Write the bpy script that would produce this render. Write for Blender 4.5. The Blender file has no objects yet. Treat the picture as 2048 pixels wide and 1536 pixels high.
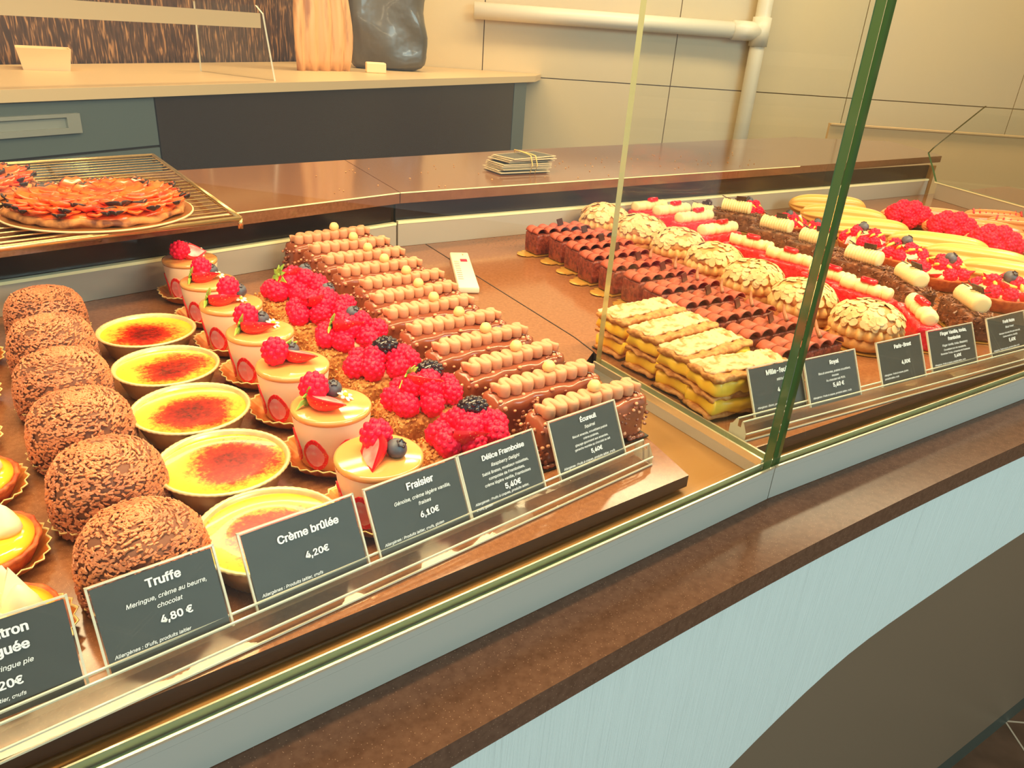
import bpy, bmesh, math, random
from mathutils import Vector, Matrix, noise
from mathutils.geometry import tessellate_polygon
PI = math.pi
sc = bpy.context.scene
COL = sc.collection
DECK = 0.95            # height of the display deck above the shop floor

# ---------------------------------------------------------------- camera
cam_data = bpy.data.cameras.new('camera')
cam_data.sensor_fit = 'HORIZONTAL'; cam_data.sensor_width = 36.0
cam_data.lens = 1500.0 / 2048.0 * 36.0
cam_data.clip_start = 0.02; cam_data.clip_end = 60
cam = bpy.data.objects.new('camera', cam_data); COL.objects.link(cam)
_R = [[0.99729001, 0.07357057, -0.0], [0.03138158, -0.42539476, 0.90446365], [0.06654191, -0.90201256, -0.42655071]]
cam.matrix_world = Matrix(((_R[0][0], -_R[0][1], -_R[0][2], 0.0),
                           (_R[1][0], -_R[1][1], -_R[1][2], 0.0),
                           (_R[2][0], -_R[2][1], -_R[2][2], DECK + 0.355),
                           (0, 0, 0, 1)))
sc.camera = cam

# ---------------------------------------------------------------- world, lights, exposure
sc.view_settings.view_transform = 'Standard'
sc.view_settings.look = 'None'
sc.view_settings.exposure = 0.0
sc.view_settings.gamma = 1.0
sc.view_settings.use_curve_mapping = False
sc.cycles.max_bounces = 10
sc.cycles.transparent_max_bounces = 24
sc.cycles.caustics_reflective = False
sc.cycles.caustics_refractive = False
sc.cycles.use_denoising = True
sc.cycles.sample_clamp_indirect = 6.0

def lin(r, g, b):
    def c(x):
        x /= 255.0
        return x / 12.92 if x <= 0.04045 else ((x + 0.055) / 1.055) ** 2.4
    return (c(r), c(g), c(b), 1.0)

world = bpy.data.worlds.new('daylight'); sc.world = world; world.use_nodes = True
world.node_tree.nodes['Background'].inputs[0].default_value = (0.90, 1.0, 0.97, 1)
world.node_tree.nodes['Background'].inputs[1].default_value = 0.85

def area(name, loc, target, sx, sy, power, color, spread=PI):
    d = bpy.data.lights.new(name, 'AREA'); d.shape = 'RECTANGLE'; d.size = sx; d.size_y = sy
    d.energy = power; d.color = color; d.spread = spread
    o = bpy.data.objects.new(name, d); COL.objects.link(o)
    o.location = loc
    z = (Vector(loc) - Vector(target)).normalized()
    o.rotation_euler = z.to_track_quat('Z', 'Y').to_euler()
    return o

def strip(name, a, b, z, width, power, color):
    # a long lamp strip between two plan points, shining down
    d = bpy.data.lights.new(name, 'AREA'); d.shape = 'RECTANGLE'
    L = math.hypot(b[0]-a[0], b[1]-a[1]); d.size = L; d.size_y = width; d.energy = power; d.color = color
    o = bpy.data.objects.new(name, d); COL.objects.link(o)
    o.location = ((a[0]+b[0])/2, (a[1]+b[1])/2, z)
    o.rotation_euler = (0, 0, math.atan2(b[1]-a[1], b[0]-a[0]))
    return o

WARM = (1.0, 0.73, 0.40)
strip('case_lamp', (-0.47, 0.23), (0.20, 0.83), 1.66, 0.05, 11.5, WARM)
strip('case_lamp', (0.30, 0.78), (1.25, 1.44), 1.66, 0.05, 16.5, WARM)
strip('case_lamp', (-0.80, 0.78), (0.00, 1.50), 1.72, 0.06, 8.0, WARM)
strip('staff_lamp', (-1.9, 1.2), (-0.3, 3.0), 2.5, 0.3, 40.0, WARM)
strip('staff_lamp', (-0.2, 2.9), (2.6, 3.1), 2.5, 0.3, 48.0, (1.0, 0.80, 0.50))
area('shop_window', (3.3, -1.5, 2.75), (0.7, 0.75, 0.7), 1.8, 1.1, 85.0, (0.60, 0.93, 1.0))

# ---------------------------------------------------------------- plan geometry of the counter
K = Vector((0.2538, 0.6139))                       # joint of the two front rails
aL, aR = math.radians(51.5), math.radians(55.5)
dL = Vector((math.sin(aL), math.cos(aL))); dR = Vector((math.sin(aR), math.cos(aR)))
nL = Vector((dL.y, -dL.x)); nR = Vector((dR.y, -dR.x))     # towards the customer
nM = (nL + nR) / (1 + nL.dot(nR))
def PL(t, off): return K - t*dL + off*nL
def PR(t, off): return K + t*dR + off*nR
def J(off): return K + off*nM
ROTL = math.atan2(dL.y, dL.x); ROTR = math.atan2(dR.y, dR.x)

# ---------------------------------------------------------------- materials
def new_mat(name):
    m = bpy.data.materials.new(name); m.use_nodes = True
    return m, m.node_tree, m.node_tree.nodes, m.node_tree.links

def mat(name, col, rough=0.5, metal=0.0, coat=0.0, spec=0.5, var=None, bump=None, speck=None, sub=0.0, stretch=None, trans=0.0):
    """var=(scale, colour2, lo, hi)  bump=(scale, strength, dist)  speck=(scale, colour, threshold)"""
    m, nt, N, L = new_mat(name)
    b = N['Principled BSDF']
    b.inputs['Base Color'].default_value = col
    b.inputs['Roughness'].default_value = rough
    b.inputs['Metallic'].default_value = metal
    b.inputs['Coat Weight'].default_value = coat
    b.inputs['Coat Roughness'].default_value = 0.08
    b.inputs['Specular IOR Level'].default_value = spec
    if sub:
        b.inputs['Subsurface Weight'].default_value = sub
        b.inputs['Subsurface Radius'].default_value = (0.006, 0.003, 0.002)
        b.inputs['Subsurface Scale'].default_value = 1.0
    if trans: b.inputs['Transmission Weight'].default_value = trans
    tc = N.new('ShaderNodeTexCoord'); vec = tc.outputs['Object']
    if stretch:
        mp = N.new('ShaderNodeMapping'); mp.inputs['Scale'].default_value = stretch
        L.new(vec, mp.inputs['Vector']); vec = mp.outputs['Vector']
    colsock = None
    if var:
        n = N.new('ShaderNodeTexNoise'); n.inputs['Scale'].default_value = var[0]; n.inputs['Detail'].default_value = 4
        L.new(vec, n.inputs['Vector'])
        r = N.new('ShaderNodeMapRange'); r.inputs[1].default_value = var[2]; r.inputs[2].default_value = var[3]
        L.new(n.outputs[0], r.inputs[0])
        mx = N.new('ShaderNodeMix'); mx.data_type = 'RGBA'
        mx.inputs[6].default_value = col; mx.inputs[7].default_value = var[1]
        L.new(r.outputs[0], mx.inputs[0]); colsock = mx.outputs[2]
    if speck:
        v = N.new('ShaderNodeTexVoronoi'); v.inputs['Scale'].default_value = speck[0]
        L.new(vec, v.inputs['Vector'])
        lt = N.new('ShaderNodeMath'); lt.operation = 'LESS_THAN'; lt.inputs[1].default_value = speck[2]
        L.new(v.outputs['Distance'], lt.inputs[0])
        mx = N.new('ShaderNodeMix'); mx.data_type = 'RGBA'
        if colsock: L.new(colsock, mx.inputs[6])
        else: mx.inputs[6].default_value = col
        mx.inputs[7].default_value = speck[1]
        L.new(lt.outputs[0], mx.inputs[0]); colsock = mx.outputs[2]
    if colsock: L.new(colsock, b.inputs['Base Color'])
    if bump:
        n = N.new('ShaderNodeTexNoise'); n.inputs['Scale'].default_value = bump[0]; n.inputs['Detail'].default_value = 3
        L.new(vec, n.inputs['Vector'])
        bp = N.new('ShaderNodeBump'); bp.inputs['Strength'].default_value = bump[1]; bp.inputs['Distance'].default_value = bump[2]
        L.new(n.outputs[0], bp.inputs['Height']); L.new(bp.outputs[0], b.inputs['Normal'])
    return m

def clear_mat(name, tint, f0=0.04, rough=0.0, body=None, bodyfac=0.0):
    """thin clear sheet: straight-through light with a Schlick mirror on top"""
    m, nt, N, L = new_mat(name)
    for x in list(N):
        if x.type == 'BSDF_PRINCIPLED': N.remove(x)
    out = [x for x in N if x.type == 'OUTPUT_MATERIAL'][0]
    tr = N.new('ShaderNodeBsdfTransparent'); tr.inputs[0].default_value = tint
    gl = N.new('ShaderNodeBsdfGlossy'); gl.inputs['Roughness'].default_value = rough
    g = N.new('ShaderNodeNewGeometry')
    dp = N.new('ShaderNodeVectorMath'); dp.operation = 'DOT_PRODUCT'
    L.new(g.outputs['Normal'], dp.inputs[0]); L.new(g.outputs['Incoming'], dp.inputs[1])
    ab = N.new('ShaderNodeMath'); ab.operation = 'ABSOLUTE'; L.new(dp.outputs['Value'], ab.inputs[0])
    om = N.new('ShaderNodeMath'); om.operation = 'SUBTRACT'; om.inputs[0].default_value = 1.0; L.new(ab.outputs[0], om.inputs[1])
    pw = N.new('ShaderNodeMath'); pw.operation = 'POWER'; pw.inputs[1].default_value = 5.0; L.new(om.outputs[0], pw.inputs[0])
    ma = N.new('ShaderNodeMath'); ma.operation = 'MULTIPLY_ADD'; ma.inputs[1].default_value = 1.0 - f0; ma.inputs[2].default_value = f0
    L.new(pw.outputs[0], ma.inputs[0])
    base = tr.outputs[0]
    if body:
        df = N.new('ShaderNodeBsdfDiffuse'); df.inputs[0].default_value = body
        m0 = N.new('ShaderNodeMixShader'); m0.inputs[0].default_value = bodyfac
        L.new(tr.outputs[0], m0.inputs[1]); L.new(df.outputs[0], m0.inputs[2]); base = m0.outputs[0]
    mx = N.new('ShaderNodeMixShader')
    L.new(ma.outputs[0], mx.inputs[0]); L.new(base, mx.inputs[1]); L.new(gl.outputs[0], mx.inputs[2])
    L.new(mx.outputs[0], out.inputs['Surface'])
    return m

M = {}
M['quartz'] = mat('brown_quartz', lin(104,74,56), 0.18, spec=0.22, var=(180, lin(90,62,46), 0.35, 0.7), speck=(420, lin(148,114,90), 0.14))
M['deck'] = mat('deck_quartz', lin(150,98,62), 0.13, spec=0.75, var=(220, lin(134,84,52), 0.35, 0.7), speck=(700, lin(206,152,104), 0.13))
M['worktop'] = mat('worktop_quartz', lin(126,84,56), 0.12, spec=0.7, var=(200, lin(112,72,46), 0.35, 0.7), speck=(650, lin(188,140,104), 0.12))
M['joint'] = mat('joint', lin(58,38,26), 0.6)
M['well'] = mat('well_metal', lin(168,124,70), 0.35, metal=0.3)
M['shadededge'] = mat('shaded_deck_edge', lin(58,45,38), 0.5)  # shadow along the deck sides, put into the colour as dark brown
M['alu'] = mat('white_aluminium', lin(196,196,182), 0.34, metal=0.35)
M['lip'] = mat('rail_lip', lin(250,240,205), 0.22, metal=0.7)
M['backpanel'] = mat('back_panel', lin(176,164,146), 0.4)
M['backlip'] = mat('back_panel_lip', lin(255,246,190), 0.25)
M['black'] = mat('black_panel', lin(46,38,32), 0.22)
M['frontpanel'] = mat('ribbed_white_panel', lin(214,222,214), 0.45, bump=(60, 0.9, 0.002), stretch=(7, 7, 0.08))
M['kick'] = mat('dark_brown_panel', lin(118,100,80), 0.28)
M['plinth'] = mat('grey_green_plinth', lin(58,66,58), 0.4)
M['glass'] = clear_mat('clear_glass', (0.97, 0.985, 0.97, 1), 0.028)
M['glassrear'] = mat('glass_rear_edge_warm_sheen', lin(206,188,120), 0.15, spec=0.8, metal=0.3)  # warm reflection on the rear glass edge, painted as a golden colour
M['glassedge'] = mat('green_glass_edge', lin(74,110,66), 0.10, spec=0.8, coat=0.6)
M['acryl'] = clear_mat('clear_acrylic', (0.95, 0.94, 0.90, 1), 0.03, rough=0.02, body=lin(230,208,170), bodyfac=0.04)
M['acrylsleeve'] = clear_mat('acrylic_sleeve', (0.96, 0.96, 0.95, 1), 0.02, body=lin(226,226,214), bodyfac=0.025)
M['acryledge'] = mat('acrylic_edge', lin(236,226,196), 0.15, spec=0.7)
M['card'] = mat('slate_card', lin(38,40,34), 0.45, var=(40, lin(48,50,42), 0.4, 0.8))
M['ink'] = mat('white_ink', lin(250,250,245), 0.5)
M['bench'] = mat('beige_bench_top', lin(216,186,140), 0.35)
M['teal'] = mat('grey_drawer_front', lin(92,102,98), 0.25)  # daylight mirrored in the dark glossy fronts, painted in as teal grey
M['darkfront'] = mat('dark_cabinet_front', lin(54,43,33), 0.18, spec=0.5)
M['seam'] = mat('seam_line', lin(170,150,120), 0.4)
M['handle'] = mat('aluminium_handle', lin(176,178,164), 0.35, metal=0.5)
M['handledark'] = mat('handle_recess', lin(140,142,130), 0.5)
M['tile'] = mat('cream_wall_tile', lin(214,190,146), 0.3, var=(0.9, lin(206,186,150), 0.4, 0.6))
M['grout'] = mat('tile_grout', lin(140,112,78), 0.7)
M['pipe'] = mat('white_pipe', lin(232,222,200), 0.35)
M['ceiling'] = mat('ceiling_paint', lin(224,204,170), 0.8)
M['floor'] = mat('brown_floor_tile', lin(108,78,58), 0.35, var=(14, lin(92,66,48), 0.4, 0.65))
M['floorgrout'] = mat('floor_grout', lin(196,170,140), 0.8)
M['beigewall'] = mat('beige_partition', lin(212,172,118), 0.45)

def bark():
    m, nt, N, L = new_mat('bark_wallpaper')
    b = N['Principled BSDF']; b.inputs['Roughness'].default_value = 0.7
    tc = N.new('ShaderNodeTexCoord')
    mp = N.new('ShaderNodeMapping'); mp.inputs['Scale'].default_value = (1, 1, 0.14)
    L.new(tc.outputs['Object'], mp.inputs['Vector'])
    n = N.new('ShaderNodeTexNoise'); n.inputs['Scale'].default_value = 120; n.inputs['Detail'].default_value = 3
    n.inputs['Distortion'].default_value = 0.8
    L.new(mp.outputs[0], n.inputs['Vector'])
    cr = N.new('ShaderNodeValToRGB')
    e = cr.color_ramp.elements
    e[0].position = 0.40; e[0].color = lin(62,42,32)
    e[1].position = 0.66; e[1].color = lin(178,132,88)
    x = cr.color_ramp.elements.new(0.54); x.color = lin(92,64,46)
    L.new(n.outputs[0], cr.inputs[0]); L.new(cr.outputs[0], b.inputs['Base Color'])
    bp = N.new('ShaderNodeBump'); bp.inputs['Strength'].default_value = 0.6; bp.inputs['Distance'].default_value = 0.004
    L.new(n.outputs[0], bp.inputs['Height']); L.new(bp.outputs[0], b.inputs['Normal'])
    return m
M['bark'] = bark()

# food
M['cupgold'] = mat('gold_paper_cup', lin(232,150,66), 0.35, metal=0.35, var=(60, lin(206,110,44), 0.4, 0.7))
M['cuprim'] = mat('gold_paper_rim', lin(255,226,150), 0.35, metal=0.3)
M['flake'] = mat('milk_chocolate_flakes', lin(222,140,92), 0.5, var=(45, lin(176,106,72), 0.45, 0.7))
M['flakecore'] = mat('chocolate_core', lin(128,78,54), 0.7)
M['foil'] = mat('aluminium_foil', lin(246,222,152), 0.3, metal=0.35, var=(120, lin(222,200,146), 0.4, 0.7))
M['foildark'] = mat('foil_dish_wall', lin(186,152,100), 0.35, metal=0.45)

def custard():
    m, nt, N, L = new_mat('caramelised_custard')
    b = N['Principled BSDF']; b.inputs['Roughness'].default_value = 0.25; b.inputs['Coat Weight'].default_value = 0.4
    tc = N.new('ShaderNodeTexCoord'); oi = N.new('ShaderNodeObjectInfo')
    sc_ = N.new('ShaderNodeMath'); sc_.operation = 'MULTIPLY'; sc_.inputs[1].default_value = 37.0
    L.new(oi.outputs['Random'], sc_.inputs[0])
    ad = N.new('ShaderNodeVectorMath'); ad.operation = 'ADD'
    L.new(tc.outputs['Object'], ad.inputs[0]); L.new(sc_.outputs[0], ad.inputs[1])
    n1 = N.new('ShaderNodeTexNoise'); n1.inputs['Scale'].default_value = 210; n1.inputs['Detail'].default_value = 6; n1.inputs['Roughness'].default_value = 0.7
    L.new(ad.outputs[0], n1.inputs['Vector'])
    n2 = N.new('ShaderNodeTexNoise'); n2.inputs['Scale'].default_value = 26; n2.inputs['Detail'].default_value = 2
    L.new(ad.outputs[0], n2.inputs['Vector'])
    ln = N.new('ShaderNodeVectorMath'); ln.operation = 'DISTANCE'
    L.new(tc.outputs['Object'], ln.inputs[0]); ln.inputs[1].default_value = (0.006, -0.004, 0.026)
    r = N.new('ShaderNodeMapRange'); r.inputs[1].default_value = 0.012; r.inputs[2].default_value = 0.046; r.inputs[3].default_value = 1; r.inputs[4].default_value = 0
    L.new(ln.outputs['Value'], r.inputs[0])
    s1 = N.new('ShaderNodeMath'); s1.operation = 'MULTIPLY_ADD'; s1.inputs[1].default_value = 1.0
    L.new(n2.outputs[0], s1.inputs[0]); L.new(r.outputs[0], s1.inputs[2])
    s2 = N.new('ShaderNodeMath'); s2.operation = 'MULTIPLY_ADD'; s2.inputs[1].default_value = 1.25
    L.new(n1.outputs[0], s2.inputs[0]); L.new(s1.outputs[0], s2.inputs[2])
    cr = N.new('ShaderNodeValToRGB'); e = cr.color_ramp.elements
    dv = N.new('ShaderNodeMath'); dv.operation = 'MULTIPLY'; dv.inputs[1].default_value = 0.42
    L.new(s2.outputs[0], dv.inputs[0])
    e[0].position = 0.40; e[0].color = lin(255,200,56)
    e[1].position = 0.96; e[1].color = lin(84,12,6)
    for p, c in ((0.53, lin(255,190,62)), (0.63, lin(244,128,42)), (0.70, lin(216,52,20)), (0.80, lin(160,24,12))):
        x = e.new(p); x.color = c
    L.new(dv.outputs[0], cr.inputs[0]); L.new(cr.outputs[0], b.inputs['Base Color'])
    return m
M['custard'] = custard()
M['cream'] = mat('vanilla_cream', lin(250,212,170), 0.5, sub=0.0)
M['glaze'] = mat('peach_glaze', lin(240,166,92), 0.12, coat=0.8)
M['straw'] = mat('strawberry_red', lin(240,20,34), 0.25, coat=0.4, speck=(420, lin(250,170,90), 0.16))
M['strawcut'] = mat('strawberry_flesh', lin(246,130,128), 0.3, var=(90, lin(250,190,180), 0.4, 0.65), coat=0.3)
M['rasp'] = mat('raspberry_red', lin(250,10,62), 0.4, spec=0.35)
M['blackb'] = mat('blackberry', lin(38,22,30), 0.18, spec=0.6)
M['blueb'] = mat('blueberry', lin(92,96,104), 0.45, var=(60, lin(60,58,70), 0.4, 0.7))
M['bluecut'] = mat('blueberry_flesh', lin(150,150,70), 0.3)
M['leaf'] = mat('strawberry_leaf', lin(168,196,70), 0.5, var=(120, lin(110,160,60), 0.4, 0.7))
M['petal'] = mat('white_petal', lin(255,245,215), 0.6)
M['yolk'] = mat('flower_heart', lin(250,205,60), 0.6)
M['crumb'] = mat('praline_crumb', lin(222,164,88), 0.7, var=(300, lin(180,116,52), 0.4, 0.65))
M['gianduja'] = mat('milk_chocolate_glaze', lin(158,86,58), 0.22, coat=0.35, var=(40, lin(136,70,46), 0.4, 0.7))
M['nut'] = mat('nut_pieces', lin(236,168,124), 0.3, coat=0.3)
M['coffee'] = mat('praline_cream', lin(218,152,110), 0.55)
M['hazel'] = mat('hazelnut', lin(244,206,132), 0.5)
M['goldboard'] = mat('gold_card_tray', lin(236,182,84), 0.3, metal=0.55)
M['blackboard'] = mat('black_card_underside', lin(36,34,32), 0.4)
M['tuile'] = mat('cocoa_tuile', lin(186,86,58), 0.55, var=(120, lin(160,66,42), 0.4, 0.7))
M['royal'] = mat('dark_royal_mousse', lin(150,66,46), 0.4, var=(160, lin(104,42,30), 0.4, 0.65), bump=(160, 0.8, 0.003))
M['darkchoc'] = mat('dark_chocolate', lin(70,36,30), 0.3)
M['stick'] = mat('gilded_chocolate_stick', lin(160,100,64), 0.4)
M['puff'] = mat('puff_pastry', lin(214,150,80), 0.6, var=(140, lin(176,106,48), 0.4, 0.65), bump=(180, 0.7, 0.002))
M['sugar'] = mat('sugared_pastry', lin(226,194,146), 0.75, var=(90, lin(196,134,70), 0.48, 0.66), bump=(240, 0.5, 0.001))
M['patcream'] = mat('pastry_cream', lin(255,204,66), 0.35, var=(50, lin(250,180,44), 0.4, 0.7))
M['choux'] = mat('choux_bun', lin(222,160,92), 0.6, var=(70, lin(190,120,60), 0.4, 0.7), bump=(90, 0.5, 0.003))
M['mousseline'] = mat('praline_mousseline', lin(238,184,112), 0.5)
M['almond'] = mat('sliced_almond', lin(236,198,140), 0.55, var=(50, lin(214,166,104), 0.4, 0.7))
M['redglaze'] = mat('raspberry_glaze', lin(226,22,44), 0.25, coat=0.5, var=(120, lin(244,70,84), 0.5, 0.7), bump=(150, 0.8, 0.003))
M['chantilly'] = mat('chantilly', lin(252,224,160), 0.5)
M['redbit'] = mat('red_jelly', lin(220,8,34), 0.2, coat=0.5)
M['shaving'] = mat('chocolate_shavings', lin(116,70,48), 0.4, var=(120, lin(168,112,76), 0.5, 0.7))
M['vanilla'] = mat('vanilla_fondant', lin(242,184,96), 0.3, coat=0.25)
M['pinkecl'] = mat('apricot_fondant', lin(240,150,84), 0.3, coat=0.4)
M['shell'] = mat('tart_shell', lin(214,112,52), 0.6, var=(120, lin(180,70,34), 0.4, 0.65), bump=(160, 0.5, 0.002))
M['lemon'] = mat('lemon_curd', lin(255,196,50), 0.14, coat=0.7)
M['meringue'] = mat('meringue', lin(255,232,188), 0.5, var=(40, lin(246,196,130), 0.55, 0.75))
M['whitechoc'] = mat('white_chocolate', lin(252,238,200), 0.4)
M['yellowfruit'] = mat('yellow_fruit', lin(252,204,84), 0.3, coat=0.4)
M['apricot'] = mat('roasted_apricot', lin(255,118,46), 0.22, coat=0.5, var=(40, lin(228,62,36), 0.42, 0.66))
M['char'] = mat('charred_tip', lin(44,26,22), 0.45)
M['crust'] = mat('tart_crust', lin(222,142,72), 0.7, var=(50, lin(110,56,32), 0.42, 0.66))
M['board'] = mat('gold_cake_board', lin(176,112,58), 0.35, metal=0.4)
M['boardrim'] = mat('pale_board_rim', lin(246,216,160), 0.4)
M['wire'] = mat('chromed_wire', lin(206,176,120), 0.25, metal=0.85)
M['wiredark'] = mat('dark_crossbar', lin(110,92,66), 0.3, metal=0.8)
M['thermo'] = mat('thermometer_white', lin(236,222,190), 0.4)
M['thermored'] = mat('thermometer_red', lin(220,20,60), 0.4)
M['thermomark'] = mat('thermometer_marks', lin(150,120,80), 0.5)
M['boxcard'] = mat('cream_cardboard', lin(255,222,170), 0.6)
M['bag'] = mat('dark_grey_bag', lin(100,92,78), 0.35, coat=0.3, var=(6, lin(80,76,66), 0.4, 0.7), bump=(9, 0.5, 0.02))
M['palewood'] = mat('pale_grained_panel', lin(240,184,122), 0.5, var=(30, lin(190,130,82), 0.5, 0.68), stretch=(1.3, 1.3, 0.2))
M['rubber'] = mat('rubber_band', lin(238,196,110), 0.5)
M['tagpaper'] = mat('tag_edge', lin(206,186,146), 0.5)
M['tagface'] = mat('tag_face', lin(66,66,54), 0.4)

# ---------------------------------------------------------------- mesh helpers
class MB:
    def __init__(s): s.v = []; s.f = []; s.m = []; s.s = []
    def add(s, vf, mi=0, smooth=True, T=None):
        vs, fs = vf
        b = len(s.v)
        if T is None: s.v.extend(Vector(p) for p in vs)
        else: s.v.extend(T @ Vector(p) for p in vs)
        for f in fs:
            s.f.append([i + b for i in f]); s.m.append(mi); s.s.append(smooth)
        return s
    def mesh(s, name, mats):
        me = bpy.data.meshes.new(name)
        me.from_pydata([tuple(p) for p in s.v], [], s.f)
        for k in mats: me.materials.append(M[k] if isinstance(k, str) else k)
        me.polygons.foreach_set('material_index', s.m)
        me.polygons.foreach_set('use_smooth', s.s)
        me.update()
        return me
    def obj(s, name, mats, parent=None):
        if isinstance(mats, str): mats = [mats]
        return put(name, s.mesh(name, mats), parent)

def put(name, me, parent=None, T=None):
    o = bpy.data.objects.new(name, me); COL.objects.link(o)
    if parent is not None: o.parent = parent
    if T is not None: o.matrix_local = T
    return o

def tag(o, label, cat, group=None):
    o['label'] = label; o['category'] = cat
    if group: o['group'] = group
    return o
def thing(name, label, cat, loc=(0, 0, 0), rotz=0.0, group=None, T=None):
    o = bpy.data.objects.new(name, None); COL.objects.link(o); o.empty_display_size = 0.02
    if T is not None: o.matrix_world = T
    else: o.location = loc; o.rotation_euler = (0, 0, rotz)
    return tag(o, label, cat, group)
def copy_tree(o, parent=None):
    c = o.copy(); COL.objects.link(c)
    if parent is not None:
        c.parent = parent
    for ch in o.children: copy_tree(ch, c)
    return c
def structure(o):
    o['kind'] = 'structure'; return o

def Tr(x, y, z, rz=0, rx=0, ry=0, s=1.0):
    return Matrix.Translation((x, y, z)) @ Matrix.Rotation(rz, 4, 'Z') @ Matrix.Rotation(ry, 4, 'Y') @ Matrix.Rotation(rx, 4, 'X') @ (Matrix.Diagonal((s, s, s, 1)) if not isinstance(s, tuple) else Matrix.Diagonal((*s, 1)))

def g_box(sx, sy, sz, c=(0, 0, 0)):
    x, y, z = sx/2, sy/2, sz/2
    v = [(c[0]+a*x, c[1]+b*y, c[2]+d*z) for d in (-1, 1) for b in (-1, 1) for a in (-1, 1)]
    return v, [(0,2,3,1), (4,5,7,6), (0,1,5,4), (2,6,7,3), (0,4,6,2), (1,3,7,5)]

def bm_out(bm):
    bm.verts.index_update()
    v = [tuple(x.co) for x in bm.verts]; f = [[y.index for y in x.verts] for x in bm.faces]
    bm.free(); return v, f

def g_rbox(sx, sy, sz, r=0.003, seg=2, c=(0, 0, 0), cuts=0):
    bm = bmesh.new(); bmesh.ops.create_cube(bm, size=1.0)
    bmesh.ops.scale(bm, vec=(sx, sy, sz), verts=bm.verts)
    bmesh.ops.bevel(bm, geom=list(bm.edges), offset=r, segments=seg, affect='EDGES', profile=0.5)
    if cuts:
        for ax, size in ((0, sx), (1, sy), (2, sz)):
            k = max(1, int(size / cuts))
            for i in range(1, k):
                co = Vector((0, 0, 0)); co[ax] = -size/2 + size*i/k
                no = Vector((0, 0, 0)); no[ax] = 1
                bmesh.ops.bisect_plane(bm, geom=bm.verts[:] + bm.edges[:] + bm.faces[:], plane_co=co, plane_no=no, dist=1e-6)
    bmesh.ops.translate(bm, vec=c, verts=bm.verts)
    return bm_out(bm)

def g_prism(poly, z0, z1):
    n = len(poly)
    a = sum(poly[i][0]*poly[(i+1) % n][1] - poly[(i+1) % n][0]*poly[i][1] for i in range(n))
    if a < 0: poly = list(reversed(poly))
    v = [(p[0], p[1], z0) for p in poly] + [(p[0], p[1], z1) for p in poly]
    if n > 5 or not convex(poly):
        tri = tessellate_polygon([[Vector((p[0], p[1], 0)) for p in poly]])
        lo = []; hi = []
        for t_ in tri:
            a, b, c = (Vector(poly[k]) for k in t_)
            if (b.x-a.x)*(c.y-a.y) - (b.y-a.y)*(c.x-a.x) < 0: t_ = (t_[0], t_[2], t_[1])
            hi.append([k+n for k in t_]); lo.append([t_[0], t_[2], t_[1]])
        f = lo + hi
    else: f = [list(range(n-1, -1, -1)), list(range(n, 2*n))]
    for i in range(n):
        j = (i+1) % n; f.append([i, j, n+j, n+i])
    return v, f
def convex(poly):
    n = len(poly)
    for i in range(n):
        a, b, c = (Vector((poly[(i+k) % n][0], poly[(i+k) % n][1])) for k in range(3))
        if (b.x-a.x)*(c.y-b.y) - (b.y-a.y)*(c.x-b.x) < -1e-9: return False
    return True

def g_lathe(prof, n=32, mod=None, cap0=True, cap1=True):
    v = []; f = []
    for i, (r, z) in enumerate(prof):
        for k in range(n):
            t = 2*PI*k/n
            rr, zz = (r, z) if mod is None else mod(r, z, t, i)
            v.append((rr*math.cos(t), rr*math.sin(t), zz))
    for i in range(len(prof)-1):
        for k in range(n):
            a = i*n+k; b = i*n+(k+1) % n
            f.append((a, b, b+n, a+n))
    if cap0: f.append(list(range(n-1, -1, -1)))
    if cap1: m = (len(prof)-1)*n; f.append(list(range(m, m+n)))
    return v, f

def g_ell(rx, ry, rz, nu=12, nv=8, c=(0, 0, 0)):
    v = [(c[0], c[1], c[2]-rz)]; f = []
    for j in range(1, nv):
        p = -PI/2 + PI*j/nv
        for i in range(nu):
            t = 2*PI*i/nu
            v.append((c[0]+rx*math.cos(p)*math.cos(t), c[1]+ry*math.cos(p)*math.sin(t), c[2]+rz*math.sin(p)))
    v.append((c[0], c[1], c[2]+rz)); top = len(v)-1
    for i in range(nu): f.append((0, 1+(i+1) % nu, 1+i))
    for j in range(nv-2):
        for i in range(nu):
            a = 1+j*nu+i; b = 1+j*nu+(i+1) % nu
            f.append((a, b, b+nu, a+nu))
    m = 1+(nv-2)*nu
    for i in range(nu): f.append((m+i, m+(i+1) % nu, top))
    return v, f

def g_tube(path, rad, n=8, sz=1.0, up=Vector((0, 0, 1)), caps=True, sq=1.0):
    """tube along path; rad scalar or list; sz stretches the section upwards"""
    P = [Vector(p) for p in path]; m = len(P); v = []; f = []
    for i, p in enumerate(P):
        d = (P[min(i+1, m-1)] - P[max(i-1, 0)]).normalized()
        s = d.cross(up)
        if s.length < 1e-5: s = d.cross(Vector((1, 0, 0)))
        s.normalize(); u = s.cross(d).normalized()
        r = rad[i] if isinstance(rad, (list, tuple)) else rad
        for k in range(n):
            t = 2*PI*k/n
            c_, s_ = math.cos(t), math.sin(t)
            if sq != 1.0: c_ = math.copysign(abs(c_)**sq, c_); s_ = math.copysign(abs(s_)**sq, s_)
            v.append(p + s*(r*c_) + u*(r*sz*s_))
    for i in range(m-1):
        for k in range(n):
            a = i*n+k; b = i*n+(k+1) % n
            f.append((a, b, b+n, a+n))
    if caps:
        f.append(list(range(n-1, -1, -1))); f.append(list(range((m-1)*n, m*n)))
    return v, f

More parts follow.
